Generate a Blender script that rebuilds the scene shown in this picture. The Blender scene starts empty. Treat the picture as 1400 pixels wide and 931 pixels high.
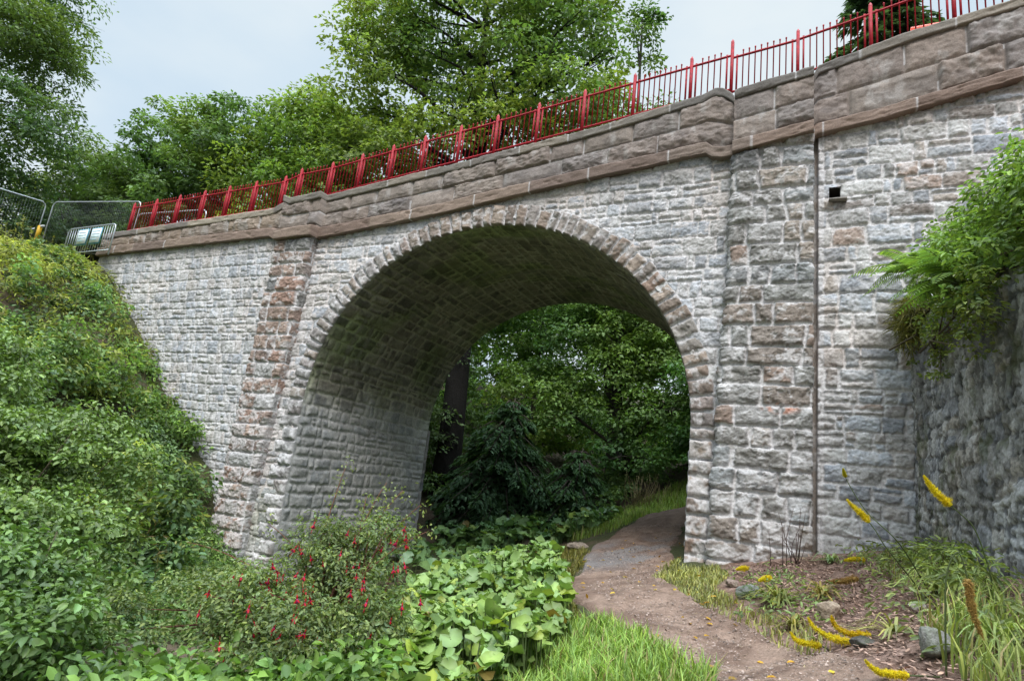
import bpy, math, random
import numpy as np
from mathutils import Vector, Matrix

random.seed(11)
RNG = np.random.default_rng(11)
SC = bpy.context.scene
COL = SC.collection
R, EZ, W = 4.2, 0.9268, 5.17          # arch radius, vertical ratio, bridge width

# ------------------------------------------------------------------ noise
def h01(ix, iy, s):
    ix = ix.astype(np.int64); iy = iy.astype(np.int64)
    n = (ix * 374761393 + iy * 668265263 + s * 1442695041) & 0x7fffffff
    n = ((n ^ (n >> 13)) * 1274126177) & 0x7fffffff
    n = ((n ^ (n >> 11)) * 461845907) & 0x7fffffff
    return ((n ^ (n >> 16)) & 0xffffff) / 16777215.0
def vn(x, y, s=0):
    x = np.asarray(x, float); y = np.asarray(y, float)
    xi = np.floor(x); yi = np.floor(y); fx = x - xi; fy = y - yi
    fx = fx * fx * (3 - 2 * fx); fy = fy * fy * (3 - 2 * fy)
    a = h01(xi, yi, s); b = h01(xi + 1, yi, s); c = h01(xi, yi + 1, s); d = h01(xi + 1, yi + 1, s)
    return (a * (1 - fx) + b * fx) * (1 - fy) + (c * (1 - fx) + d * fx) * fy
def fbm(x, y, o=4, s=0, g=.55):
    v = 0; a = 1; t = 0
    x = np.asarray(x, float); y = np.asarray(y, float)
    for k in range(o):
        v = v + a * vn(x + 17.3 * k, y - 9.1 * k, s + k * 31); t += a; a *= g
        x, y = (x * .8 - y * .6) * 2.03, (x * .6 + y * .8) * 2.03
    return v / t
def sst(a, b, x):
    t = np.clip((x - a) / (b - a), 0, 1); return t * t * (3 - 2 * t)
def mixc(a, b, t):
    a = np.asarray(a, float); b = np.asarray(b, float)
    return a * (1 - t[..., None]) + b * t[..., None]

# ------------------------------------------------------------------ mesh helpers
def tag(o, label=None, cat=None, group=None, kind=None):
    if label: o['label'] = label
    if cat: o['category'] = cat
    if group: o['group'] = group
    if kind: o['kind'] = kind
    return o
def empty(name, loc=(0, 0, 0), rz=0):
    o = bpy.data.objects.new(name, None); COL.objects.link(o)
    o.location = loc; o.rotation_euler = (0, 0, rz); o.empty_display_size = .2
    return o
def mk(name, V, faces, mat, parent=None, col=None, smooth=False):
    """V (n,3); faces: list of int arrays (m,k); col (n,3) point colours"""
    V = np.asarray(V, np.float32)
    me = bpy.data.meshes.new(name)
    faces = [np.asarray(f, np.int32) for f in faces if len(f)]
    me.vertices.add(len(V)); me.vertices.foreach_set('co', V.ravel())
    nl = sum(f.size for f in faces); npoly = sum(len(f) for f in faces)
    me.loops.add(nl); me.polygons.add(npoly)
    me.loops.foreach_set('vertex_index', np.concatenate([f.ravel() for f in faces]))
    tot = np.concatenate([np.full(len(f), f.shape[1], np.int32) for f in faces])
    st = np.concatenate([[0], np.cumsum(tot)[:-1]]).astype(np.int32)
    me.polygons.foreach_set('loop_start', st); me.polygons.foreach_set('loop_total', tot)
    if smooth: me.polygons.foreach_set('use_smooth', np.ones(npoly, bool))
    if col is not None:
        a = me.attributes.new('Col', 'FLOAT_COLOR', 'POINT')
        c = np.ones((len(V), 4), np.float32); c[:, :3] = col
        a.data.foreach_set('color', c.ravel())
    me.update(calc_edges=True); me.validate()
    if mat: me.materials.append(mat)
    o = bpy.data.objects.new(name, me); COL.objects.link(o)
    if parent: o.parent = parent
    return o
class MB:
    def __init__(s): s.V = []; s.F = {}; s.C = []; s.n = 0
    def add(s, V, faces, col=None):
        V = np.asarray(V, float).reshape(-1, 3)
        for f in faces:
            f = np.asarray(f, np.int64)
            if len(f): s.F.setdefault(f.shape[1], []).append(f + s.n)
        s.V.append(V)
        c = np.ones((len(V), 3)) * (.5 if col is None else 1)
        if col is not None: c = c * np.asarray(col, float)
        s.C.append(c); s.n += len(V); return s
    def box(s, lo, hi, col=None, bev=0.0):
        x0, y0, z0 = lo; x1, y1, z1 = hi
        V = [(x, y, z) for z in (z0, z1) for y in (y0, y1) for x in (x0, x1)]
        return s.add(V, [[(0, 2, 3, 1), (4, 5, 7, 6), (0, 1, 5, 4), (2, 6, 7, 3), (0, 4, 6, 2), (1, 3, 7, 5)]], col)
    def tube(s, pts, rad, n=6, col=None, cap=True):
        P = np.asarray(pts, float); m = len(P); rad = np.broadcast_to(np.asarray(rad, float), (m,))
        T = np.gradient(P, axis=0); T /= np.linalg.norm(T, axis=1)[:, None] + 1e-9
        up = np.array([0, 0, 1.]) if abs(T[0][2]) < .9 else np.array([1., 0, 0])
        V = []
        A = np.cross(T[0], up); A /= np.linalg.norm(A) + 1e-9
        for i in range(m):
            A = A - T[i] * (A @ T[i]); A /= np.linalg.norm(A) + 1e-9; B = np.cross(T[i], A)
            th = np.arange(n) * 2 * np.pi / n
            V.append(P[i] + rad[i] * (np.cos(th)[:, None] * A + np.sin(th)[:, None] * B))
        V = np.concatenate(V); i = np.arange(m - 1)[:, None] * n; j = np.arange(n)[None]
        q = np.stack([i + j, i + (j + 1) % n, i + n + (j + 1) % n, i + n + j], -1).reshape(-1, 4)
        s.add(V, [q], col)
        if cap:
            s.n -= len(V)
            s.F.setdefault(n, []).append(np.array([np.arange(n)[::-1], np.arange(n) + (m - 1) * n]) + s.n)
            s.n += len(V)
        return s
    def build(s, name, mat, parent=None, smooth=False):
        if not s.n: return None
        return mk(name, np.concatenate(s.V), [np.concatenate(f) for f in s.F.values()], mat, parent, np.concatenate(s.C), smooth)
def grid_faces(nv, nu):
    i = np.arange(nv - 1)[:, None] * nu; j = np.arange(nu - 1)[None]
    return np.stack([i + j, i + j + 1, i + nu + j + 1, i + nu + j], -1).reshape(-1, 4)
def grid_obj(name, P, mat, parent=None, col=None, fmask=None, smooth=True, flip=False):
    nv, nu = P.shape[:2]; q = grid_faces(nv, nu)
    if fmask is not None: q = q[fmask[:-1, :-1].ravel()]
    if flip: q = q[:, ::-1]
    used = np.unique(q); re = np.full(nv * nu, -1, np.int64); re[used] = np.arange(len(used))
    return mk(name, P.reshape(-1, 3)[used], [re[q]], mat, parent, None if col is None else col.reshape(-1, 3)[used], smooth)

# ------------------------------------------------------------------ materials
def nt(name):
    m = bpy.data.materials.new(name); m.use_nodes = True
    return m, m.node_tree.nodes, m.node_tree.links, m.node_tree.nodes['Principled BSDF']
def stone_mat(name, scale=35, bump=.5, dist=.012, rough=.9, var=.28):
    m, N, L, b = nt(name)
    at = N.new('ShaderNodeAttribute'); at.attribute_name = 'Col'
    tc = N.new('ShaderNodeTexCoord')
    n1 = N.new('ShaderNodeTexNoise'); n1.inputs['Scale'].default_value = scale; n1.inputs['Detail'].default_value = 6; n1.inputs['Roughness'].default_value = .65
    L.new(tc.outputs['Object'], n1.inputs['Vector'])
    r = N.new('ShaderNodeMapRange'); r.inputs['From Min'].default_value = .3; r.inputs['From Max'].default_value = .7
    r.inputs['To Min'].default_value = 1 - var; r.inputs['To Max'].default_value = 1 + var
    L.new(n1.outputs['Fac'], r.inputs['Value'])
    mx = N.new('ShaderNodeVectorMath'); mx.operation = 'SCALE'
    L.new(at.outputs['Color'], mx.inputs[0]); L.new(r.outputs['Result'], mx.inputs['Scale'])
    L.new(mx.outputs['Vector'], b.inputs['Base Color']); b.inputs['Roughness'].default_value = rough
    b.inputs['Specular IOR Level'].default_value = .25
    bp = N.new('ShaderNodeBump'); bp.inputs['Strength'].default_value = bump; bp.inputs['Distance'].default_value = dist
    L.new(n1.outputs['Fac'], bp.inputs['Height']); L.new(bp.outputs['Normal'], b.inputs['Normal'])
    return m
def leaf_mat(name, trans=.3, rough=.45, spec=.35, tint=(1.15, 1.25, .55)):
    m, N, L, b = nt(name)
    at = N.new('ShaderNodeAttribute'); at.attribute_name = 'Col'
    L.new(at.outputs['Color'], b.inputs['Base Color']); b.inputs['Roughness'].default_value = rough
    b.inputs['Specular IOR Level'].default_value = spec
    tr = N.new('ShaderNodeBsdfTranslucent'); mu = N.new('ShaderNodeVectorMath'); mu.operation = 'MULTIPLY'
    mu.inputs[1].default_value = tint; L.new(at.outputs['Color'], mu.inputs[0]); L.new(mu.outputs['Vector'], tr.inputs['Color'])
    ms = N.new('ShaderNodeMixShader'); ms.inputs[0].default_value = trans
    L.new(b.outputs[0], ms.inputs[1]); L.new(tr.outputs[0], ms.inputs[2])
    L.new(ms.outputs[0], N['Material Output'].inputs['Surface'])
    return m
def plain(name, c, rough=.5, metal=0, var=.12, scale=8, bump=0):
    m, N, L, b = nt(name)
    n1 = N.new('ShaderNodeTexNoise'); n1.inputs['Scale'].default_value = scale; n1.inputs['Detail'].default_value = 5
    tc = N.new('ShaderNodeTexCoord'); L.new(tc.outputs['Object'], n1.inputs['Vector'])
    cr = N.new('ShaderNodeMapRange'); cr.inputs['From Min'].default_value = .3; cr.inputs['From Max'].default_value = .7
    cr.inputs['To Min'].default_value = 1 - var; cr.inputs['To Max'].default_value = 1 + var
    L.new(n1.outputs['Fac'], cr.inputs['Value'])
    mx = N.new('ShaderNodeVectorMath'); mx.operation = 'SCALE'; mx.inputs[0].default_value = c
    L.new(cr.outputs['Result'], mx.inputs['Scale']); L.new(mx.outputs['Vector'], b.inputs['Base Color'])
    b.inputs['Roughness'].default_value = rough; b.inputs['Metallic'].default_value = metal
    if bump:
        bp = N.new('ShaderNodeBump'); bp.inputs['Strength'].default_value = bump; bp.inputs['Distance'].default_value = .01
        L.new(n1.outputs['Fac'], bp.inputs['Height']); L.new(bp.outputs['Normal'], b.inputs['Normal'])
    return m
M_stone = stone_mat('rubble_stone')
M_soffit = stone_mat('vault_stone', 28, .5)
M_ash = stone_mat('sandstone', 45, .6, .012, .88, .24)
M_ground = stone_mat('soil', 22, .9, .03, .95, .4)
M_path = stone_mat('path_dirt', 40, .8, .02, .95, .3)
M_rock = stone_mat('rock', 25, .8, .02, .9, .3)
M_leaf = leaf_mat('leaf', .38, .5, .3)
M_leafg = leaf_mat('leaf_glossy', .28, .42, .4)
M_grass = leaf_mat('grass_blade', .3, .5, .25)
M_bark = stone_mat('bark', 18, 1, .04, .95, .4)
M_red = plain('red_paint', (.29, .008, .016), .55, 0, .3, 14, .35)
M_red.node_tree.nodes['Principled BSDF'].inputs['Specular IOR Level'].default_value = .22
M_galv = plain('galvanised_steel', (.42, .45, .47), .42, .6, .15, 12)
M_petal = leaf_mat('petal', .3, .5, .2, (1.2, 1, .8))
M_attr = stone_mat('matte_attr', 60, .1, .002, .8, .1)
M_paint = stone_mat('painted_attr', 6, .0, .001, .45, .05)

# ------------------------------------------------------------------ stone pattern
def stones(u, v, seed, ch=(.22, .34), ln=(.2, .5), warp=.05, split=.15, mort=(.012, .03), rough=.03, rr=.05, mark=None):
    rg = np.random.default_rng(seed)
    v0, v1 = v.min() - 1, v.max() + 1
    b = [v0]
    while b[-1] < v1: b.append(b[-1] + rg.uniform(*ch))
    b = np.array(b)
    vw = v + warp * (fbm(u * .55, v * .35, 3, seed + 5) - .5) * 2 + warp * .35 * (vn(u * 2.2, v * 1.1, seed + 6) - .5) * 2
    ci = np.clip(np.searchsorted(b, vw) - 1, 0, len(b) - 2)
    vlo, vhi = b[ci].copy(), b[ci + 1].copy()
    uw = u + .035 * (fbm(u * 3, v * 3, 2, seed + 9) - .5) * 2
    ulo = np.zeros_like(u); uhi = np.zeros_like(u); sid = np.zeros(u.shape, np.int64)
    um, uM = u.min() - 1, u.max() + 1
    for k in range(ci.min(), ci.max() + 1):
        m = ci == k
        if not m.any(): continue
        c = [um + rg.uniform(0, .3)]
        sc = (b[k + 1] - b[k]) / (sum(ch) / 2)
        while c[-1] < uM: c.append(c[-1] + (ln[0] + (ln[1] - ln[0]) * rg.random() ** 1.5) * (.6 + .4 * sc))
        c = np.array(c); j = np.clip(np.searchsorted(c, uw[m]) - 1, 0, len(c) - 2)
        ulo[m] = c[j]; uhi[m] = c[j + 1]; sid[m] = k * 1000 + j
    r1 = h01(sid, sid * 0 + 1, seed)
    if split > 0:
        sp = r1 < split; mid = vlo + (vhi - vlo) * (.35 + .3 * h01(sid, sid * 0 + 2, seed))
        top = sp & (vw > mid); bot = sp & (vw <= mid)
        vlo = np.where(top, mid, vlo); vhi = np.where(bot, mid, vhi); sid = np.where(top, sid + 500000, sid)
    du = np.minimum(uw - ulo, uhi - uw); dv = np.minimum(vw - vlo, vhi - vw)
    a = np.maximum(rr - du, 0); c = np.maximum(rr - dv, 0)
    d = np.where((a > 0) | (c > 0), rr - np.hypot(a, c), np.minimum(du, dv))
    d = d + (fbm(u * 12, v * 12, 3, seed + 20) - .5) * 2 * rough
    z0 = sid * 0
    m = mort[0] + (mort[1] - mort[0]) * h01(sid, z0 + 3, seed)
    rnd = [h01(sid, z0 + 4 + k, seed) for k in range(6)]
    return d - m, rnd, (uw - (ulo + uhi) / 2), (vw - (vlo + vhi) / 2)
def palette(cols, r):
    cols = np.asarray(cols, float); k = np.clip((r * len(cols)).astype(int), 0, len(cols) - 1); return cols[k]
def relief(d, rnd, lu, lv, u, v, seed, hi, soft=.035):
    t = sst(0, soft, d)
    rk = fbm(u * 6, v * 7, 4, seed + 40, .6) - .5
    ch = np.abs(fbm(u * 4 + 3, v * 5, 3, seed + 47) - .5)
    dome = .30 * sst(0, .07, d)
    fc_ = np.floor(3 * fbm(u * 5, v * 6, 2, seed + 52) + 4 * (rnd[2] - .5) * lu) * .22
    h = t * hi * (.35 + .45 * rnd[0] + dome + 1.2 * rk * (.3 + .8 * rnd[1]) - .6 * ch + fc_ + (rnd[2] - .5) * 1.8 * lu + (rnd[3] - .5) * 2.2 * lv)
    h = h + hi * .16 * (fbm(u * 16, v * 16, 3, seed + 60) - .5)
    return h, t

# ------------------------------------------------------------------ terrain
CP = np.array([
 (5.9,-10.3,-2.8),(5.9,-13,-3.0),(5.2,-4.9,-2.5),(5.75,-4.3,-2.46),(4.3,-3.9,-2.5),(3.0,-1.3,-2.5),(4.1,-2.2,-2.25),(4.1,0,-2.08),(4.7,-.4,-2.07),(5.9,-.4,-1.74),(7.2,-.2,-1.5),
 (7.3,-4,-1.5),(6.4,-2.5,-1.9),(6.6,-5,-1.85),(6.5,-6.5,-2.1),(7.5,-8,-1.9),(2.1,1.2,-2.42),(1.8,3,-2.25),(2,5,-1.8),(3,8,-1.2),(4.1,4,-1.55),(3.4,5.2,-1.25),(5,8,-.9),(.6,5.2,-2.4),
 (-1,0,-3.4),(-3,0,-3.95),(-4.2,0,-4.05),(-4.2,5,-3.6),(-1,-4,-3.5),(0,-7,-3.5),(-2,-10,-3.5),(1,-1.5,-2.95),(1.5,-5,-3.05),(3,-7,-2.95),(4,-9,-2.95),(-2,5,-3.2),(.6,9,-1.7),(-4,9,-2.7),
 (-6,-.1,-3.1),(-6.6,0,-1.6),(-8.5,0,-.35),(-10.5,0,1.6),(-12.9,0,3.55),(-15,0,4.05),(-20,0,4.5),(-14,-2,3.2),(-16,-1,3.65),(-18,-.6,4.1),(-5,-4,-2.7),(-7,-4,-1.2),(-9,-4,.4),(-12,-4,2.6),(-14,-4,3.1),(-4,-8,-2.8),(-7,-8,-.8),(-12,-8,2.5),(-15,-8,3.3),
 (-20,8,4.6),(-15,8,4.4),(-9,8,-.3),(-12,8,3.0),(8,9,.4),(12,9,3.5),(2,13,.3),(-4,15,-1.8),(8,16,2.5),(-12,16,1.5),(0,24,1.5),(-18,20,5),(14,24,6),
 (-30,30,7),(30,30,9),(0,45,8),(-60,60,12),(60,60,12),(-60,0,6),(60,0,9),(0,-40,-3),(-40,-40,4),(40,-40,2),(20,-6,2.2),(-25,-10,4)])
def tps_fit():
    d = np.hypot(CP[:, None, 0] - CP[None, :, 0], CP[:, None, 1] - CP[None, :, 1])
    n = len(CP); K = d + 0 ; Pm = np.c_[np.ones(n), CP[:, :2]]
    A = np.zeros((n + 3, n + 3)); A[:n, :n] = -K + np.eye(n) * -.15 * -1; A[:n, n:] = Pm; A[n:, :n] = Pm.T
    return np.linalg.solve(A, np.r_[CP[:, 2], 0, 0, 0])
TW = tps_fit()
def wallx(y): return 7.27 - .07 * np.minimum(y, 0)
def tz(x, y):
    x = np.atleast_1d(np.asarray(x, float)); y = np.atleast_1d(np.asarray(y, float))
    sh = x.shape; xc = np.clip(x.ravel(), -65, 65); yc = np.clip(y.ravel(), -45, 65)
    n = len(CP); z = TW[n] + TW[n + 1] * xc + TW[n + 2] * yc
    for k in range(n): z -= TW[k] * np.hypot(xc - CP[k, 0], yc - CP[k, 1])
    z = z.reshape(sh) + .1 * (fbm(x * .9, y * .9, 3, 3) - .5) + .05 * (fbm(x * 4, y * 4, 2, 4) - .5)
    st = sst(.22, .5, x - wallx(y)) * sst(.4, -.1, y) * sst(-16, -9, y)
    return z + 3.35 * st
def tz1(x, y): return float(tz([x], [y])[0])

def lines(lo, hi, flo, fhi, fine, n):
    mid = np.arange(flo, fhi, fine)
    g = np.geomspace(fine, 1, n)
    g1 = flo - (flo - lo) * (np.geomspace(.012, 1, n)); g2 = fhi + (hi - fhi) * (np.geomspace(.006, 1, n))
    return np.concatenate([g1[::-1], mid, g2])
gx = lines(-320, 320, -17, 10, .11, 26); gy = lines(-320, 320, -14, 17, .11, 26)
GX, GY = np.meshgrid(gx, gy); GZ = tz(GX, GY)
gc = mixc((.055, .06, .025), (.10, .075, .05), sst(.4, .65, fbm(GX * .8, GY * .8, 3, 70)))
bed = sst(4.5, 5.1, GX + .3 * (vn(GX * 2, GY * 2, 8) - .5) - .25 * np.clip(-GY - 2, 0, 5)) * sst(.5, 0, GY) * sst(-9, -7, GY)
chip = mixc((.13, .075, .055), (.24, .16, .13), sst(.35, .7, fbm(GX * 7, GY * 7, 3, 71)))
gc = gc * (1 - bed[..., None]) + chip * bed[..., None]
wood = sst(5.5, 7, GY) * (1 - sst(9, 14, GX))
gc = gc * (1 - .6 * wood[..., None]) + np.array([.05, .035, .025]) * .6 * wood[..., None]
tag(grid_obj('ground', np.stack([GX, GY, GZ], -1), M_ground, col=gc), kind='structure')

# path ribbon
PL = np.array([(6.0,-13.5),(6.0,-9),(5.9,-6.6),(5.55,-4.75),(4.45,-3.1),(3.5,-1.6),(3.3,0),(2.95,1.5),(2.8,3.2),(2.95,5),(3.7,7),(5,8.8),(7.5,10.2),(11,11)])
PW = np.array([.7,.65,.58,.60,.60,.68,.78,.85,.8,.8,.85,.8,.8,.8])
tt = np.linspace(0, len(PL) - 1, 620)
def crom(A, t):
    i = np.clip(t.astype(int), 0, len(A) - 2); f = (t - i)[:, None]
    p0 = A[np.maximum(i - 1, 0)]; p1 = A[i]; p2 = A[i + 1]; p3 = A[np.minimum(i + 2, len(A) - 1)]
    return .5 * (2 * p1 + (p2 - p0) * f + (2 * p0 - 5 * p1 + 4 * p2 - p3) * f ** 2 + (3 * p1 - p0 - 3 * p2 + p3) * f ** 3)
pc = crom(PL, tt); pwid = np.interp(tt, np.arange(len(PW)), PW)
tg = np.gradient(pc, axis=0); tg /= np.linalg.norm(tg, axis=1)[:, None]; pn = np.c_[tg[:, 1], -tg[:, 0]]
q = np.linspace(-1, 1, 61)
PX = pc[:, None, 0] + pn[:, None, 0] * (q * pwid[:, None]); PY = pc[:, None, 1] + pn[:, None, 1] * (q * pwid[:, None])
edge = 1 - np.abs(q)[None] + .35 * (fbm(PX * 2.2, PY * 2.2, 3, 90) - .5)
PZ = tz(PX, PY) + .05 + .05 * (fbm(PX * 2.5, PY * 2.5, 3, 94) - .5) + .022 * (fbm(PX * 9, PY * 9, 3, 95) - .5) - .11 * sst(.16, -.05, edge) - .02 * (1 - (q ** 2)[None])
pcol = mixc((.155, .105, .085), (.25, .18, .148), sst(.3, .7, fbm(PX * 3, PY * 3, 4, 91)))
pcol = pcol * np.array([1.0, .97, .92]) * (.7 + .6 * fbm(PX * 14, PY * 14, 3, 93, .7))[..., None]
grv = sst(.45, .6, fbm(PX * 1.3, PY * .9, 3, 92)) * sst(-.8, .3, PY) * sst(3.2, 2.0, PY)
pcol = mixc(pcol, pcol * 0 + (.2, .19, .19), grv * .8)
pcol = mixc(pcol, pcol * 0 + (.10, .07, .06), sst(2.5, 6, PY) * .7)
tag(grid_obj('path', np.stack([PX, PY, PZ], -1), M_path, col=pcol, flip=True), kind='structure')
def on_path(x, y, m=.0):
    d = np.full(len(x), 9.); 
    for k in range(0, len(pc), 6):
        d = np.minimum(d, np.hypot(x - pc[k, 0], y - pc[k, 1]) - pwid[k])
    return d < m

# ------------------------------------------------------------------ BRIDGE
bridge = tag(empty('stone_bridge', (0, 0, tz1(4.1, 0))), 'single arch rubble stone bridge carrying a red railing over the footpath', 'bridge')
def bpart(o):
    o.parent = bridge; o.matrix_parent_inverse = Matrix.Translation(bridge.location).inverted(); return o
# level tables along the bridge
SBx = np.array([-14,-12.66,-9.88,-6.45,-6.22,-6.1,-6.0,-5.86,-5.82,-4.62,-4.58,-1.25,.47,2.01,3.41,4.12,4.25,4.36,4.52,4.70,4.72,5.98,6.02,6.9,7.88,8.78,11])
SBz = np.array([3.93,3.98,4.01,4.07,4.06,4.00,3.95,3.93,3.86,3.90,3.92,4.22,4.46,4.65,4.80,4.89,4.89,4.80,4.76,4.78,4.72,4.95,5.0,5.13,5.33,5.52,5.9])
SHx = [-14, -6.3, -5.9, 4.2, 6, 11]; SHz = [.30, .29, .32, .27, .24, .22]      # string height
CBx = np.array([-14,-11.94,-6.6,-6.35,-6.0,-5.8,-5.6,-4.7,-1.45,1.91,4.13,4.36,4.5,4.64,4.72,5.98,6.05,7.44,8.86,11])
CBz = np.array([4.52,4.56,4.70,4.72,4.86,4.90,4.81,4.88,5.23,5.62,5.99,6.09,6.05,5.93,5.83,6.05,6.2,6.56,6.80,7.2])
def sbz(x): return np.interp(x, SBx, SBz)
def shz(x): return np.interp(x, SHx, SHz)
def cbz(x): return np.interp(x, CBx, CBz)
def ctz(x): return cbz(x) + .19
PILS = [(-5.82, -4.62), (4.72, 5.98)]
def poff(x, p=.22):
    o = x * 0
    for a, b in PILS: o = np.where((x > a - .001) & (x < b + .001), p, o)
    return o
def xline(dx0):
    xs = [-13.35]
    while xs[-1] < 9.7: xs.append(xs[-1] + dx0 * (1 + .9 * min(1, max(0, (2 - xs[-1]) / 12))))
    ex = []
    for a, b in PILS: ex += [a - .002, a, b, b + .002]
    return np.unique(np.r_[xs, ex])
GREY = [(.26,.27,.285),(.30,.31,.325),(.19,.20,.22),(.33,.32,.31),(.23,.25,.285),(.39,.385,.38),(.21,.205,.20),(.32,.335,.365),(.28,.255,.24),(.25,.265,.29)]
BROWN = [(.205,.175,.155),(.24,.20,.175),(.18,.155,.14),(.28,.24,.21),(.23,.195,.17),(.29,.25,.22),(.21,.20,.19),(.25,.19,.16)]
NEUT = [(.235,.23,.22),(.19,.188,.19),(.28,.27,.265),(.245,.25,.255),(.21,.20,.19)]
MORT = np.array([.56, .54, .545])
# --- front wall
xs = xline(.0125); zs = np.arange(-4.5, 5.85, .0145)
X, Z = np.meshgrid(xs, zs)
dA, rA, luA, lvA = stones(X, Z, 101, (.17, .34), (.11, .62), .05, .28, (.006, .019), .028, .032)
hA, tA = relief(dA, rA, luA, lvA, X, Z, 101, .036, .014)
dB, rB, luB, lvB = stones(X + Z * .16, Z, 207, (.17, .34), (.07, .40), .03, .22, (.003, .014), .024, .028)
hB, tB = relief(dB, rB, luB, lvB, X, Z, 207, .036, .014)
left = X < -5.2; right = X > 5.5
d = np.where(left, dB, dA); h = np.where(left, hB, hA); t = np.where(left, tB, tA)
r4 = np.where(left, rB[4], rA[4]); r5 = np.where(left, rB[5], rA[5])
sc = palette(GREY, r4)
sc = np.where((r5 > .8)[..., None] & right[..., None], palette(BROWN, r4), sc)
gm = fbm(X * 19, Z * 24, 3, 129, .7); sc = sc * (1.0 + .35 * (r4 - .5))[..., None] * (.47 + .5 * fbm(X * 6, Z * 8, 4, 130) + .75 * gm)[..., None] * 1.08
h = h + .032 * (gm - .5) + .016 * (fbm(X * 3.5, Z * 5, 3, 128) - .5)
mc = MORT * (.82 + .36 * fbm(X * 2.3, Z * 2.3, 4, 131)[..., None])
mc = mixc(mc, mc * (1.02, .97, .93), sst(.5, .7, fbm(X * .7, Z * .7, 2, 132)))
sm = fbm(X * 5.5, Z * 7.5, 4, 133, .65)
streak = fbm(X * 11, Z * 1.8, 3, 134)
smear = np.where(left, .30 * sst(.40, .62, .5 * sm + .5 * streak) + .55 * sst(.50, .56, streak) * (r5 > .35), .35 * sst(.36, .62, sm) + .5 * sst(.50, .56, sm) * (r5 > .3))
smear = np.clip(smear * np.where(right, .62, np.where(left, .95, 1.0)) + np.where(right, .10, .26) + .45 * (gm - .5), 0, 1)
lowd = sst(0.0, .5, fbm(X * .5, Z * .5, 2, 139))
tt_ = t * (1 - .85 * smear)
c = mixc(mc, sc, tt_)
# darker under the string course, and moisture stain at the foot
under_dk = sst(.55, .0, (sbz(X) - Z)) * (.55 + .45 * fbm(X * 3, Z * 1.2, 3, 135))
c = mixc(c, c * (.55, .53, .5), under_dk * .8)
ft = sst(-.6, -2.6, Z) * sst(.4, .7, fbm(X * 1.2, Z * 1.2, 3, 136)); c = mixc(c, c * (.72, .74, .62), ft * .7)
groove = sst(5.968, 5.976, X) * sst(6.05, 6.04, X)
h = h * (1 - groove) - .07 * groove; c = mixc(c, np.array([.22, .185, .16]) * (.6 + .8 * fbm(X * 9, Z * 2, 3, 140))[..., None], groove * (.55 + .4 * (fbm(X * 3, Z * 2.5, 3, 141) > .47)))
filt = sst(6.04, 6.055, X) * sst(6.15, 6.12, X); c = mixc(c, c * 0 + MORT * 1.05, filt * .8)
Y = -h
gtz = tz(xs, xs * 0 - .15)[None]
inside = np.where(Z > 0, (X / R) ** 2 + (Z / (R * EZ)) ** 2 < 1.035 ** 2, np.abs(X) < R * 1.025)
hole = (X > 6.2) & (X < 6.37) & (Z > 3.83) & (Z < 4.05)
keep = (~inside) & (Z < sbz(X) + .12) & (Z > gtz - .45) & ~hole
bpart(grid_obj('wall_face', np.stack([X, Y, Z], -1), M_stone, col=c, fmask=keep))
# drain hole: dark recessed box with a stone lip
mb = MB(); a, b_, z0, z1 = 6.19, 6.38, 3.82, 4.06
V = [(a,-.03,z0),(b_,-.03,z0),(b_,-.03,z1),(a,-.03,z1),(a,.5,z0),(b_,.5,z0),(b_,.5,z1),(a,.5,z1)]
mb.add(V, [[(0,4,5,1),(1,5,6,2),(2,6,7,3),(3,7,4,0),(4,7,6,5)]], (.06, .055, .05))
mb.box((6.2, -.14, 3.79), (6.46, -.005, 3.818), (.22, .2, .18))
o = bpart(mb.build('drain_hole', M_stone)); o['label'] = 'small square drain hole with a projecting slate lip'

# --- intrados path
nA = 400
th = np.linspace(np.pi, 0, nA)
ip = np.concatenate([np.c_[np.full(60, -R), np.linspace(-4.9, -.03, 60)], np.c_[R * np.cos(th), R * EZ * np.sin(th)], np.c_[np.full(60, R), np.linspace(-.03, -4.9, 60)]])
inn = np.gradient(ip, axis=0); inn /= np.linalg.norm(inn, axis=1)[:, None]; inn = np.c_[-inn[:, 1], inn[:, 0]]   # outward (away from opening)
isl = np.r_[0, np.cumsum(np.hypot(*np.diff(ip, axis=0).T))]
LS = isl[-1]
def ipos(s): return np.stack([np.interp(s, isl, ip[:, 0]), np.interp(s, isl, ip[:, 1])], -1)
def inor(s):
    n = np.stack([np.interp(s, isl, inn[:, 0]), np.interp(s, isl, inn[:, 1])], -1); return n / np.linalg.norm(n, axis=-1)[..., None]
# --- arch ring (voussoirs and jamb quoins)
ss = np.arange(0, LS, .0165); ts = np.r_[-.0, np.arange(.012, .66, .0165)]
S, T = np.meshgrid(ss, ts)
rg = np.random.default_rng(33)
sb = [0.]
while sb[-1] < LS:
    z = np.interp(sb[-1], isl, ip[:, 1]); sb.append(sb[-1] + (rg.uniform(.17, .29) if z > -.05 else rg.uniform(.26, .38)))
sb = np.array(sb); si = np.clip(np.searchsorted(sb, S + .02 * (vn(S * 4, T * 4, 2) - .5)) - 1, 0, len(sb) - 2)
rr_ = [h01(si, si * 0 + k, 55) for k in range(8)]
zmid = ipos((sb[si] + sb[si + 1]) / 2)[..., 1]
dep = np.where(zmid > .1, .38 + .10 * rr_[0], np.where(si % 2 == 0, .52, .34) + .08 * rr_[0])
a = np.minimum(S - sb[si], sb[si + 1] - S); bq = np.minimum(dep - T, T + .045)
rr0 = .04; aa = np.maximum(rr0 - a, 0); bb = np.maximum(rr0 - bq, 0)
dd = np.where((aa > 0) | (bb > 0), rr0 - np.hypot(aa, bb), np.minimum(a, bq)) + (fbm(S * 11, T * 11, 3, 57) - .5) * .035 - .012
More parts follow.
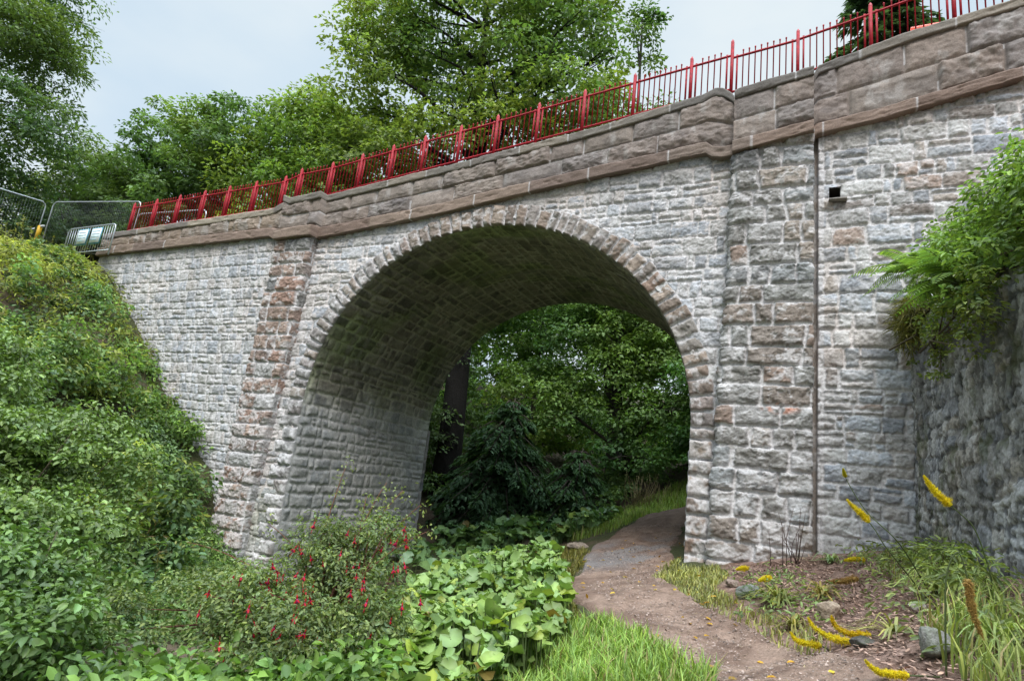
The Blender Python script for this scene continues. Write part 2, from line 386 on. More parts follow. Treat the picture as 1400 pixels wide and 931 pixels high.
h, t = relief(dd, rr_[1:], S - (sb[si] + sb[si + 1]) / 2, T - dep / 2, S, T, 58, .075, .022)
fade = sst(.04, .11, T - dep)
h = (h + .012) * (1 - fade) - .07 * fade
xx = ipos(S)[..., 0]
vc = palette(BROWN, rr_[6]); vc = mixc(vc, vc * 0 + palette(GREY, rr_[5]), sst(-.5, -3.5, xx) * .6 + (rr_[7] > .8) * .4)
vc = vc * (1.0, .94, .89) * (.5 + .6 * fbm(S * 8, T * 8, 4, 60) + .4 * fbm(S * 22, T * 22, 3, 66))[..., None]
smv = fbm(S * 7, T * 7, 4, 61, .65); sm2 = sst(.56, .66, smv + .05 * sst(1, -3.6, xx)) * .6
sm2 = np.maximum(sm2, .85 * sst(.05, -.5, zmid) * sst(.4, .55, fbm(S * 5, T * 5, 3, 62)))
mcR = MORT * (.85 + .3 * fbm(S * 3, T * 3, 3, 63)[..., None])
c = mixc(mcR, vc, t * (1 - .9 * sm2))
p = ipos(S) + inor(S) * T[..., None]
h = np.where(T < .001, np.minimum(h, .02), h)
G = np.stack([p[..., 0], -h, p[..., 1]], -1)
sk = ipos(ss) + inor(ss) * .004
G = np.concatenate([np.stack([sk[:, 0], sk[:, 0] * 0 + .25, sk[:, 1]], -1)[None], G]); c = np.concatenate([c[:1], c])
gz_ = tz(G[..., 0].ravel(), G[..., 0].ravel() * 0).reshape(G.shape[:2])
bpart(grid_obj('arch_ring', G, M_stone, col=c, fmask=G[..., 2] > gz_ - .4, flip=False))
# --- vault and inner jamb faces
ss = np.arange(0, LS, .026); ys = np.r_[np.arange(.0, W, .027), W]
S, Yv = np.meshgrid(ss, ys)
zz = ipos(S)[..., 1]
d, rn, lu, lv = stones(Yv, S, 301, (.17, .36), (.18, .75), .05, .15, (.006, .026), .035, .035)
h, t = relief(d, rn, lu, lv, Yv, S, 301, .026, .022)
h = h * sst(0, .08, Yv) * sst(0, .08, W - Yv)
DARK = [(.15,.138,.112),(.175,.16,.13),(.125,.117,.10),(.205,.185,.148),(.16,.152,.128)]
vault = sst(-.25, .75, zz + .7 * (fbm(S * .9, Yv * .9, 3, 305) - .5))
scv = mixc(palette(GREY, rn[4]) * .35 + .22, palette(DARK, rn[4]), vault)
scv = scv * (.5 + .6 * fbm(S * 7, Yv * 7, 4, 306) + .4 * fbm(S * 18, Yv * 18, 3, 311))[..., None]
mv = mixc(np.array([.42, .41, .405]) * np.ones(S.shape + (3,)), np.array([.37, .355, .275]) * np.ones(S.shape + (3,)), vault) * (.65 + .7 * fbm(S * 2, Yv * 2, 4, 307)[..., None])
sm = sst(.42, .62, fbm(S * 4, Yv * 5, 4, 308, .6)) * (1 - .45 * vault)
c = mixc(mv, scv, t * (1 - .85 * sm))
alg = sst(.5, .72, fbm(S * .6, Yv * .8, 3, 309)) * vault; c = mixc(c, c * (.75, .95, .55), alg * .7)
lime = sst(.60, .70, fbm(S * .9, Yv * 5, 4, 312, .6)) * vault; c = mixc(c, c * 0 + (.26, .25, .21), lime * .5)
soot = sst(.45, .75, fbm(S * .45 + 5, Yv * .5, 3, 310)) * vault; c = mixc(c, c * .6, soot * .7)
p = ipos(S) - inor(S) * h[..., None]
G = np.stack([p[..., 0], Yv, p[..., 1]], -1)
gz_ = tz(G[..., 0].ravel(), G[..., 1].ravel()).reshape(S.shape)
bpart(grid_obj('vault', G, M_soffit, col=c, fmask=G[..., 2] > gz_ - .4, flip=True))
# --- back wall (plain rubble, faces away)
xs = np.arange(-13.3, 9.7, .06); zs = np.arange(-4, 6.4, .05); X, Z = np.meshgrid(xs, zs)
d, rn, lu, lv = stones(X, Z, 401, (.22, .34), (.2, .55)); h, t = relief(d, rn, lu, lv, X, Z, 401, .05)
inside = np.where(Z > 0, (X / R) ** 2 + (Z / (R * EZ)) ** 2 < 1.0, np.abs(X) < R * 1.0)
c = mixc(MORT * .6 * np.ones(X.shape + (3,)), palette(GREY, rn[4]) * .8, t)
# snap the hole edge onto the intrados
rad = np.sqrt((X / R) ** 2 + (Z / (R * EZ)) ** 2); near = (Z > 0) & (rad < 1.02); s_ = np.where(near, 1.003 / np.maximum(rad, .2), 1)
XX = np.where(near & (rad > .97), X * s_, X); ZZ = np.where(near & (rad > .97), Z * s_, Z)
inside = np.where(Z > 0, rad < .985, np.abs(X) < R - .03)
bpart(grid_obj('back_wall', np.stack([XX, W + h * .6, ZZ], -1), M_stone, col=c, fmask=~inside & (Z < cbz(X) - .1), flip=True))

# --- pilasters
def pilaster(x0t, x0b, x1t, x1b, seed, pal, zlo, reddish, p=.22):
    zs = np.arange(zlo, 5.2, .013)
    w = x1t - x0t; per = p * 2 + w + .1; us = np.arange(0, per, .0125)
    U, Z = np.meshgrid(us, zs)
    d, rn, lu, lv = stones(U, Z, seed, (.29, .38), (.26, .95), .012, .0, (.007, .018), .026, .035)
    h, t = relief(d, rn, lu, lv, U, Z, seed, .065, .022)
    ff = np.clip((3.0 - Z) / 5, 0, 1)
    x0 = x0t + (x0b - x0t) * ff; x1 = x1t + (x1b - x1t) * ff
    e = p + .05
    # perimeter: left side, front, right side
    a = np.clip(U / e, 0, 1); f = np.clip((U - e) / w, 0, 1); g = np.clip((U - e - w) / e, 0, 1)
    bx = x0 + (x1 - x0) * f; by = .05 - e * a + e * g
    ang = sst(-.04, .04, U - e) - 1 + sst(-.04, .04, U - e - w)           # -1 left, 0 front, 1 right
    nx = np.sin(ang * np.pi / 2); ny = -np.cos(ang * np.pi / 2)
    corner = np.maximum(sst(.05, 0, np.abs(U - e)), sst(.05, 0, np.abs(U - e - w)))
    h = h - .025 * corner
    P = np.stack([bx + nx * h, by + ny * h, Z], -1)
    sc = palette(pal, rn[4]); sc = np.where((rn[5] > .5)[..., None], palette(NEUT, rn[4]), sc) if not reddish else np.where((rn[5] > .8)[..., None], palette(NEUT, rn[4]), sc * (1.12, .98, .94))
    gm = fbm(U * 20, Z * 24, 3, seed + 69, .7); sc = sc * (.42 + .55 * fbm(U * 7, Z * 9, 4, seed + 70) + .70 * gm)[..., None]; h = h * (1 - .75 * sst(.2, .8, ang)) + .028 * (gm - .5)
    P = np.stack([bx + nx * h, by + ny * h, Z], -1)
    mc = MORT * (.85 + .3 * fbm(U * 3, Z * 3, 3, seed + 71)[..., None])
    sm = sst(.53, .63, fbm(U * 6, Z * 8, 4, seed + 72, .65) + ((.17 if reddish else .09) * sst(1.8, -1.5, Z)) + .05 * (rn[5] - .5)) * .7
    c = mixc(mc, sc, t * (1 - .92 * sm))
    if not reddish:      # rust stain on one stone
        rs = sst(.20, .05, np.hypot((U - e - .83) / 1.6, (Z - .36) / .6)) * sst(.35, .5, fbm(U * 9, Z * 9, 3, 9)) * t
        c = mixc(c, c * 0 + (.42, .13, .05), rs * .8)
    zt = np.interp((x0t + x1t) / 2, SBx, SBz)
    under_dk = sst(.5, .05, sbz(bx) - Z); c = mixc(c, c * .6, under_dk * .7)
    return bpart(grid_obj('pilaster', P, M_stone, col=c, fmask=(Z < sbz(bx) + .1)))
pilaster(-5.80, -5.92, -4.70, -4.98, 501, BROWN, -4.7, True)
pilaster(4.74, 4.60, 5.97, 5.97, 502, BROWN, -2.6, False)

# --- mouldings that run along the bridge
def ledge(name, xs, prof, zref, offs, mat, seed, blk, pal, jw=.012, rough=.012, lighten=None):
    prof = np.array(prof); n = len(prof)
    X = np.repeat(xs[None], n, 0); k = np.arange(n)
    rg = np.random.default_rng(seed); b = [-14.]
    while b[-1] < 12: b.append(b[-1] + rg.uniform(*blk))
    b = np.array(b); bi = np.searchsorted(b, X) - 1; jd = np.minimum(X - b[bi], b[bi + 1] - X)
    j = sst(jw + .008, jw * .3, jd)
    r = h01(bi, bi * 0, seed); r2 = h01(bi, bi * 0 + 1, seed)
    nz = (fbm(X * 6, k[:, None] * .35 + X * 0, 4, seed + 1) - .5) * 2 * rough
    chipn = sst(.62, .8, fbm(X * 4, k[:, None] * .2, 3, seed + 2)) * .02
    Y = -(prof[:, 0][:, None] + offs[None] + nz - chipn - .008 * j + (r2 - .5) * .012)
    Zp = zref(xs, prof[:, 1]) + nz * .6 + (r - .5) * .012
    c = palette(pal, r) * (.7 + .55 * fbm(X * 5, k[:, None] * .5 + X, 4, seed + 3)[..., None])
    if lighten is not None: c = lighten(X, c)
    c = mixc(c, c * 0 + MORT * .95, j * (h01(bi, bi * 0 + 7, seed) > .25) * .8)
    bk = np.stack([X[:1], Y[:1] * 0 + .02, Zp[:1]], -1)
    return bpart(grid_obj(name, np.stack([X, Y, Zp], -1), mat, col=c))
SAND = [(.20,.15,.125),(.235,.18,.15),(.17,.14,.12),(.26,.205,.165),(.22,.185,.16),(.19,.16,.145)]
xl = xline(.022)
sprof = np.r_[np.c_[np.linspace(-.03, .155, 9), np.zeros(9)], np.c_[np.linspace(.16, .165, 12), np.linspace(.02, .74, 12)], np.c_[np.linspace(.155, -.02, 9), np.linspace(.80, 1.0, 9)]]
ledge('string_course', xl, sprof, lambda xs, q: sbz(xs)[None] + q[:, None] * shz(xs)[None], poff(xl, .22), M_ash, 601, (.9, 1.6),
      [(.19,.135,.11),(.22,.16,.13),(.17,.125,.105),(.235,.175,.14),(.20,.155,.13)])
cprof = np.r_[np.c_[np.linspace(-.03, .075, 6), np.zeros(6)], np.c_[np.linspace(.085, .095, 8), np.linspace(.015, .145, 8)], np.c_[np.linspace(.085, -.42, 12), np.linspace(.16, .19, 12)], [(-.43, -.1)]]
ledge('coping', xl, cprof, lambda xs, q: cbz(xs)[None] + q[:, None], poff(xl, .22), M_ash, 602, (.8, 1.35),
      [(.19,.17,.15),(.22,.195,.17),(.16,.145,.135),(.25,.215,.18),(.20,.175,.16)],
      lighten=lambda X, c: mixc(c, c * 0 + (.36, .31, .25), sst(-9.6, -9.5, X) * sst(-6.3, -6.4, X) * .8))
# --- parapet blocks
tv = np.linspace(-.02, 1.02, 62)
X, Tq = np.meshgrid(xl, tv)
z0 = sbz(X) + shz(X) - .02; z1 = cbz(X) + .03; hh = z1 - z0
ncs = np.where(X < -5.9, 1, 2)
Vv = Tq * ncs
row = np.clip(np.floor(Vv), 0, ncs - 1)
seeds = np.random.default_rng(610)
ulo = X * 0; uhi = X * 0; sid = np.zeros(X.shape, np.int64)
for k in (0, 1):
    bks = [-14.]
    fixed = [-5.82, -4.62, 4.72, 5.98]
    while bks[-1] < 12: bks.append(bks[-1] + seeds.uniform(.7, 1.35))
    bks = np.array([x for x in bks if min(abs(x - f) for f in fixed) > .3] + fixed); bks.sort()
    j = np.searchsorted(bks, X) - 1; m = row == k
    ulo = np.where(m, bks[j], ulo); uhi = np.where(m, bks[j + 1], uhi); sid = np.where(m, j + 400 * k, sid)
rn = [h01(sid, sid * 0 + k, 611) for k in range(8)]
vloc = (Vv - row); ch = hh / ncs
dv = np.minimum(vloc, 1 - vloc) * ch; du = np.minimum(X - ulo, uhi - X)
for f_ in (-5.82, -4.62, 4.72, 5.98): du = np.where(np.abs(X - f_) < .03, .06, du)
d = np.minimum(du, dv) - .007 + (fbm(X * 9, Z[:1, :1] * 0 + Tq * 9, 3, 612) - .5) * .012
Zq = z0 + hh * Tq
t = sst(0, .03, d)
rk = fbm(X * 4.5, Zq * 5.5, 5, 613, .6) - .5
pick = fbm(X * 20 + Zq * 8, Zq * 20 - X * 8, 2, 614) - .5
fac = np.floor(4 * fbm(X * 3.4, Zq * 4.2, 2, 619)) * .010 + .022 * (fbm(X * 14, Zq * 14, 4, 620, .65) - .5)
h = t * (.018 + fac * (.4 + rn[2]) + .05 * sst(.25, .8, rn[0]) * (.6 + 2.4 * rk) + .02 * (rn[1] > .75) * pick + .022 * sst(.02, .12, d))
offp = poff(X, .22)
PAR = [(.215,.18,.165),(.23,.19,.17),(.185,.17,.168),(.25,.215,.19),(.20,.185,.185),(.225,.18,.155),(.27,.23,.205),(.175,.163,.165)]
c = (palette(PAR, rn[4]) * .55 + np.array([.235, .19, .165]) * .45) * (.42 + .6 * fbm(X * 5, Zq * 6, 4, 615) + .5 * fbm(X * 16, Zq * 18, 4, 621, .65))[..., None]
lw = sst(-5.8, -6.4, X); c = mixc(c, c * (1.15, 1.08, .98), lw)
blk = sst(.55, .75, fbm(X * 1.6, Zq * 2.6, 4, 616)) ; c = mixc(c, c * (.55, .56, .6), blk * .45)
wh = sst(.6, .72, fbm(X * 5, Zq * 2, 4, 617)) * .45; c = mixc(c, c * 0 + (.38, .355, .34), wh)
jt = 1 - sst(-.004, .004, d)
pale = (fbm(X * 1.2, Zq * 1.2, 2, 618) > .42) * 1.0
c = mixc(c, np.where(pale[..., None] > .5, MORT * .95, np.array([.2, .17, .15])), jt * .85)
bpart(grid_obj('parapet', np.stack([X, -(offp + h), Zq], -1), M_ash, col=c))
# road deck
xr = np.r_[np.linspace(-60, -14, 24), np.linspace(-13.5, 14, 60)]; yr = np.linspace(.40, W + .3, 8)
X, Yr = np.meshgrid(xr, yr); zr = np.where(X > -13.5, ctz(np.clip(X, -13.5, 10.5)) - .22, 4.62 + .0 * X)
zr = np.where(X > 10.5, zr + (X - 10.5) * .15, zr)
tag(grid_obj('road', np.stack([X, Yr, zr], -1), plain('asphalt', (.06, .06, .062), .9, 0, .25, 30, .3)), kind='structure')
def roadz(x): return float(np.interp(x, xr, zr[0]))

# ------------------------------------------------------------------ RAILING
rail = tag(empty('railing', (0, .15, float(ctz(np.array([0.]))[0]))), 'red iron railing of square posts and thin bars along the bridge parapet', 'railing')
def rpart(o):
    o.parent = rail; o.matrix_parent_inverse = Matrix.Translation(rail.location).inverted(); return o
PXs = [-12.62,-11.58,-10.55,-9.5,-8.5,-7.48,-6.42,-5.9,-4.87,-3.95,-3.04,-2.15,-1.2,-.28,.70,1.72,2.76,3.86,4.60,5.72,6.855,8.04,9.2]
RY = .15
def zt(x): return float(ctz(np.array([x]))[0])
def rz(x):   # smooth railing line, independent of the coping scrolls
    return float(np.interp(x, [-13, -6.42, -5.9, -4.87, 4.6, 4.61, 5.72, 9.5], [4.76, 4.93, 5.08, 5.12, 6.26, 6.20, 6.33, 7.16]))
post_h = .93
for i, x in enumerate(PXs):
    hgt = post_h + (.12 if abs(x - 4.6) < .01 else 0) + (.04 if x > 2 else 0)
    mb = MB(); s = .028; z0 = min(zt(x), rz(x)) - .05; z1 = rz(x) + hgt
    mb.box((x - s, RY - s, z0), (x + s, RY + s, z1), (1, 1, 1))
    mb.add([(x - s, RY - s, z1), (x + s, RY - s, z1), (x + s, RY + s, z1), (x - s, RY + s, z1), (x, RY, z1 + .07)], [[(0, 1, 4), (1, 2, 4), (2, 3, 4), (3, 0, 4)]])
    rpart(mb.build('post', M_red))
for i in range(len(PXs) - 1):
    a, b = PXs[i] + .09, PXs[i + 1] - .09
    if b - a < .2: a, b = PXs[i] + .05, PXs[i + 1] - .05
    za, zb = rz(PXs[i] + .02), rz(PXs[i + 1] - .02)
    f = lambda x: za + (zb - za) * (x - PXs[i]) / (PXs[i + 1] - PXs[i])
    mb = MB()
    for hz in (.07, .80):
        xa, xb = PXs[i] + .02, PXs[i + 1] - .02
        V = [(x, RY + dy, f(x) + hz + dz) for x in (xa, xb) for dy, dz in ((-.018, -.014), (.018, -.014), (.018, .014), (-.018, .014))]
        mb.add(V, [[(0, 1, 5, 4), (1, 2, 6, 5), (2, 3, 7, 6), (3, 0, 4, 7)]])
    nb = max(2, int(round((b - a) / .108)) + 1)
    for k in range(nb):
        x = a + (b - a) * k / (nb - 1); e = k in (0, nb - 1); r = .016 if e else .012
        zb0, zt0 = f(x) + .06, f(x) + (.84 if e else .89)
        if e: mb.box((x - r, RY - .012, zb0), (x + r, RY + .012, zt0))
        else:
            mb.tube([(x, RY, zb0), (x, RY, zt0), (x, RY, zt0 + .012), (x, RY, zt0 + .03), (x, RY, zt0 + .045)], [r, r, .017, .017, .004], 6)
    rpart(mb.build('panel', M_red))

# ------------------------------------------------------------------ old retaining wall on the right
us = np.arange(0, 6.6, .014); zs = np.arange(-2.3, 2.05, .014); U, Z = np.meshgrid(us, zs)
d, rn, lu, lv = stones(U, Z, 701, (.14, .42), (.14, .6), .12, .4, (.0, .015), .07, .05)
h, t = relief(d, rn, lu, lv, U, Z, 701, .016, .02)
g7 = fbm(U * 9, Z * 9, 5, 703, .7)
h += .05 * (fbm(U * 1.1, Z * 1.1, 4, 702) - .5) + .05 * (g7 - .5) + .02 * (fbm(U * 24, Z * 24, 3, 713, .7) - .5)
topz = 1.75 - .16 * U + .15 * (fbm(U * 1.5, U * 0, 3, 704) - .5)
h = h + .03 * sst(.9, .7, Z + .4 * U - .6 * (vn(U * 2, Z * 2, 4) - .5)) * sst(-.1, .1, U - .3)
sc = palette([(.20,.195,.19),(.25,.245,.235),(.15,.15,.15),(.27,.25,.225),(.19,.195,.21)], rn[4]) * (.35 + .65 * fbm(U * 5, Z * 5, 5, 705, .65) + .75 * fbm(U * 15, Z * 15, 4, 709, .7) - .1)[..., None]
crk = 1 - sst(.0, .022, d); c = mixc(sc * 1.2, sc * .4, crk * .6)
wh = sst(.47, .58, fbm(U * 3.6, Z * 2.3, 5, 706, .62)); c = mixc(c, np.array([.40, .40, .40]) * (.6 + .8 * g7)[..., None], wh * .6 * t)
dk = sst(.55, .63, fbm(U * 3.2, Z * 2.4, 5, 707, .62)); c = mixc(c, c * (.42, .42, .40), dk * .75)
dk2 = sst(.58, .64, fbm(U * 9, Z * 7, 4, 712, .62)); c = mixc(c, c * .35, dk2 * .7)
ms = sst(.57, .66, fbm(U * 2.8, Z * 2.8, 4, 708)); c = mixc(c, c * 0 + (.085, .095, .045), ms * .55)
yy = -.02 - U; G = np.stack([wallx(yy) - h, yy, Z], -1)
ow = tag(empty('retaining_wall', (7.3, -2, -1.5)), 'old dark weathered retaining wall beside the bridge, stained with lichen', 'wall')
o = grid_obj('stone_face', G, M_stone, None, col=c, fmask=Z < topz, flip=True)
o.parent = ow; o.matrix_parent_inverse = Matrix.Translation(ow.location).inverted()
# earth-covered wall head
nU = len(us); Wd = np.linspace(0, .8, 12); tz_top = 1.75 - .16 * us + .15 * (fbm(us * 1.5, us * 0, 3, 704) - .5)
G = np.stack([wallx(-.02 - us)[None] - .04 + Wd[:, None], np.repeat((-.02 - us)[None], 12, 0), tz_top[None] - .02 + .2 * Wd[:, None] + .08 * (fbm(us[None] * 3 + Wd[:, None] * 3, Wd[:, None] * 3, 3, 711) - .5)], -1)
o = grid_obj('wall_head', G, M_ground, None, col=np.ones(G.shape) * (.05, .04, .03), flip=False); o.parent = ow; o.matrix_parent_inverse = Matrix.Translation(ow.location).inverted()

# ------------------------------------------------------------------ FOLIAGE TOOLS
def unit(v): return v / (np.linalg.norm(v, axis=-1, keepdims=True) + 1e-9)
def rdir(n, rg=RNG): return unit(rg.normal(size=(n, 3)))
def leaves(mb, pos, tip, nrm, ln, wd, col, fold=.25, droop=.15, simple=False, rg=RNG):
    n = len(pos); tip = unit(tip); nrm = unit(nrm - tip * (nrm * tip).sum(1)[:, None]); sd = np.cross(tip, nrm)
    ln = np.broadcast_to(ln, (n,))[:, None]; wd = np.broadcast_to(wd, (n,))[:, None]
    if simple:
        V = np.stack([pos, pos + tip * ln * .45 + sd * wd * .5 + nrm * wd * fold, pos + tip * ln - nrm * ln * droop, pos + tip * ln * .45 - sd * wd * .5 + nrm * wd * fold], 1)
        q = np.arange(n)[:, None] * 4 + np.arange(4)[None]; mb.add(V.reshape(-1, 3), [q], np.repeat(col, 4, 0))
    else:
        a = pos + tip * ln * .25; b = pos + tip * ln * .68 - nrm * ln * droop * .4; up = nrm * wd * fold
        V = np.stack([pos, a + sd * wd * .45 + up, b + sd * wd * .42 + up, pos + tip * ln - nrm * ln * droop, b - sd * wd * .42 + up, a - sd * wd * .45 + up], 1)
        k = np.arange(n)[:, None] * 6
        mb.add(V.reshape(-1, 3), [np.concatenate([k + np.array([[0, 1, 2, 3]]), k + np.array([[0, 3, 4, 5]])])], np.repeat(col, 6, 0))
LG = np.array([2.1, 1.9, 2.6])
def leafcol(n, base, var=.25, yel=.15, rg=RNG, clump=None):
    base = np.asarray(base, float) * LG if base[1] > base[0] * 1.2 else np.asarray(base, float); f = 1 + var * rg.normal(size=(n, 1)) * .8
    if clump is not None: f = f * clump[:, None]
    c = base * np.clip(f, .35, 2.0); y = rg.random((n, 1)) * yel
    return np.clip(c * (1 + y * np.array([1.4, .7, -.5])), .004, .6)
def clumps(mb, cen, rad, per, ln, base, wid=.55, flat=.45, up=.8, out=None, var=.25, yel=.2, simple=True, clvar=.3, droop=.15, rg=RNG):
    """leaf clumps: flattened discs of leaves round each centre"""
    n = len(cen); rad = np.broadcast_to(rad, (n,))
    k = np.repeat(np.arange(n), per); m = len(k)
    off = rdir(m, rg) * (rg.random((m, 1)) ** .45) * rad[k][:, None]; off[:, 2] *= flat
    off[:, 2] -= .25 * (off[:, 0] ** 2 + off[:, 1] ** 2) / rad[k]
    pos = cen[k] + off
    nr = rdir(m, rg) * .65 + np.array([0, 0, up])
    if out is not None: nr = nr + out[k] * .5
    tp = unit(off * np.array([1, 1, .3])) + rdir(m, rg) * .7 + np.array([0, 0, -.25])
    cl = 1 + clvar * (rg.random(n) - .5) * 2
    base = np.asarray(base, float)
    if base.ndim == 2: c = np.clip(base[k] * LG * np.clip(1 + var * rg.normal(size=(m, 1)) * .8, .35, 2) * cl[k][:, None] * (1 + rg.random((m, 1)) * yel * np.array([1.4, .7, -.5])), .004, .6)
    else: c = leafcol(m, base, var, yel, rg, cl[k])
    L_ = ln * (.65 + .7 * rg.random(m)); leaves(mb, pos, tp, nr, L_, L_ * wid, c, .2, droop, simple, rg)

TG = 'trees behind and beyond the bridge'
def tree(name, label, cat, base, lobes, trunk_r, green, nclump=420, per=55, leaf=.22, crad=.75, group=None, trunk_path=None, bark=(.09, .075, .06), wid=.55, flat=.4, limbs=14, seed=1, yel=.25, trans=None, lean=(0, 0)):
    rg = np.random.default_rng(seed)
    base = np.array(base, float)
    root = tag(empty(name, base), label, cat, group or TG)
    lob = np.array(lobes, float)             # x,y,z,rx,ry,rz absolute centre
    vol = (lob[:, 3] * lob[:, 4] * lob[:, 5]) ** .72; nper = np.maximum(6, (nclump * vol / vol.sum()).astype(int))
    cen = []; out = []
    for l, n in zip(lob, nper):
        d = rdir(n, rg); d[:, 2] = np.where(d[:, 2] < -.55, -d[:, 2], d[:, 2])
        r = rg.random((n, 1)) ** .3 * (.82 + .3 * vn(d[:, 0] * 3 + l[0], d[:, 1] * 3 + d[:, 2] * 4, seed)[:, None])
        cen.append(l[:3] + d * r * l[3:6]); out.append(d)
    cen = np.concatenate(cen); out = np.concatenate(out)
    mb = MB()
    hue = vn(cen[:, 0] * .35, cen[:, 2] * .45 + cen[:, 1] * .2, seed)[:, None]
    bc = np.asarray(green) * (.75 + .5 * hue) * (1 + (hue - .5) * np.array([.5, .1, -.3]))
    clumps(mb, cen - base, crad * (.6 + .8 * rg.random(len(cen))), per, leaf, bc, wid, flat, .8, out, .22, yel, True, .3, .12, rg)
    mb.build('crown', M_leaf, root)
    mb = MB()
    top = lob[np.argmax(lob[:, 2])][:3]
    if trunk_path is None:
        tp = [base + (0, 0, -.4), base + (0, 0, .6), base * .6 + top * .4 + np.r_[rg.normal(0, .3, 2), 0], top]
    else: tp = [np.array(p, float) for p in trunk_path]
    tp = np.array(tp); ti = np.linspace(0, len(tp) - 1, 18); tpp = crom(tp, ti) if tp.shape[1] == 2 else np.stack([np.interp(ti, np.arange(len(tp)), tp[:, k]) for k in range(3)], 1)
    tr = trunk_r * np.interp(ti / ti[-1], [0, .06, .5, 1], [1.35, 1, .65, .12])
    mb.tube(tpp - base, tr, 10, np.array(bark))
    pick = rg.choice(len(cen), min(limbs, len(cen)), replace=False)
    for i in pick:
        e = cen[i]; dz = tpp[:, 2] - (e[2] - np.linalg.norm((e - top)[:2]) * .55); k = int(np.clip(np.argmin(np.abs(dz)), 4, 16))
        s = tpp[k]; mid = s * .5 + e * .5 + np.r_[rg.normal(0, .35, 2), .35 + rg.normal(0, .2)]
        P = np.array([s, s * .72 + mid * .28 + rg.normal(0, .1, 3), mid, mid * .4 + e * .6 + rg.normal(0, .15, 3), e])
        mb.tube(P - base, tr[k] * np.array([.5, .4, .28, .17, .05]), 6, np.array(bark))
        for q_ in range(2):
            e2 = e + rg.normal(0, .55, 3); mb.tube(np.array([P[3], (P[3] + e2) / 2 + rg.normal(0, .1, 3), e2]) - base, tr[k] * np.array([.15, .1, .03]), 5, np.array(bark))
    mb.build('trunk', M_bark, root, True)
    return root

# ------------------------------------------------------------------ TREES BEYOND AND ABOVE
G1 = (.050, .095, .022); G2 = (.060, .115, .028); G3 = (.038, .080, .020); G4 = (.085, .135, .028)
tree('ash_tree', 'tall feathery ash tree at the far left beside the mesh fence', 'tree', (-31, 2.5, 4.6),
     [(-32, 2.5, 16, 4.6, 4, 5), (-28, 2.2, 12.0, 3.6, 3.0, 2.4), (-28.5, 2, 9.6, 3.4, 3, 1.8), (-28.3, 2.5, 17, 2.6, 2.6, 2.0), (-33, 2, 21, 6, 4, 4), (-29, 3, 8, 3.5, 3, 1.6), (-35, 1.5, 12, 5, 4, 5)], .5, (.045, .085, .024), 860, 60, .24, .8, seed=21, wid=.42, limbs=22, yel=.3)
tree('maple_tree', 'broad dark green maple with spreading tiers, above the first red railing posts', 'tree', (-27.5, 10, 4.4),
     [(-30, 10, 11.5, 4.2, 3.5, 3.6), (-26.5, 10, 14, 4.2, 3.5, 3.6), (-23.5, 9.5, 11.2, 3.6, 3, 3.2), (-26.5, 9, 8, 5.5, 3, 2.2), (-22, 9, 14.2, 3.0, 3, 2.4)], .45, (.066, .118, .030), 680, 60, .24, .75, seed=22, flat=.28, limbs=26, yel=.15)
tree('maple_tree', 'maple with sky behind its low rounded crown, between the ash and the wider maple', 'tree', (-37, 11, 5),
     [(-37, 11, 14, 5, 4, 4), (-34.5, 10.5, 10.5, 4.5, 3.5, 3), (-40, 11, 11, 4.5, 4, 4), (-34, 10, 7.6, 4, 3, 2)], .45, (.060, .10, .026), 520, 55, .26, .85, seed=23, flat=.3, limbs=18)
tree('sycamore_tree', 'bright yellow green sycamore left of the biggest tree', 'tree', (-16.5, 10, 3.6),
     [(-17, 10, 14.6, 3.3, 3, 2.6), (-14, 9.5, 13, 3, 3, 2.6), (-18.6, 10, 11.6, 2.6, 3, 2.6), (-14.5, 9, 9.8, 3.6, 3, 2.6), (-18, 9, 8, 3, 2.5, 2)], .4, (.072, .128, .028), 560, 58, .23, .7, seed=24, limbs=20, yel=.4)
tree('beech_tree', 'biggest tree, a tall beech rising above the middle of the bridge', 'tree', (-5.9, 9.2, -2.6),
     [(-7.5, 9.5, 19.5, 4.8, 4, 5), (-4.2, 9.5, 16.5, 3.6, 3.6, 4.4), (-10.6, 9, 15.5, 3.8, 3.4, 3.6), (-6.2, 9, 11.8, 5.5, 3.6, 2.6), (-2.2, 9, 12.4, 2.6, 3, 2.2), (-12.0, 9, 18.6, 3.0, 2.8, 2.4), (-11, 8.8, 11.6, 3.2, 2.6, 2.0)], .55, (.068, .118, .028), 800, 60, .22, .7, seed=25, limbs=44, yel=.35, bark=(.010, .009, .008),
     trunk_path=[(-5.9, 9.2, -3), (-5.8, 9.2, 0), (-6.0, 9.2, 6), (-6.8, 9.4, 14), (-7.4, 9.5, 22)])
tree('birch_tree', 'thin airy tree with open branches right of the biggest tree', 'tree', (-1.2, 14, -.4),
     [(-1.3, 14, 19.6, .9, 1.0, 2.6), (-2.8, 14, 16.8, 1.5, 1.4, 1.2), (-.4, 14, 15.6, 1.2, 1.2, .8), (.4, 14, 13.6, 1.7, 1.3, .8), (-1.6, 14, 13.4, 2.2, 1.8, 1.0), (-1.2, 13.5, 7, 4.0, 3.0, 2.0), (.8, 13, 5.0, 2.6, 2.4, 1.3)], .34, (.05, .095, .024), 330, 50, .2, .6, seed=26, limbs=26, bark=(.06, .055, .045),
     trunk_path=[(-1.0, 14, -1), (-1.1, 14, 1.5), (-1.6, 14, 4), (-1.0, 14, 9), (-1.3, 14, 21)])
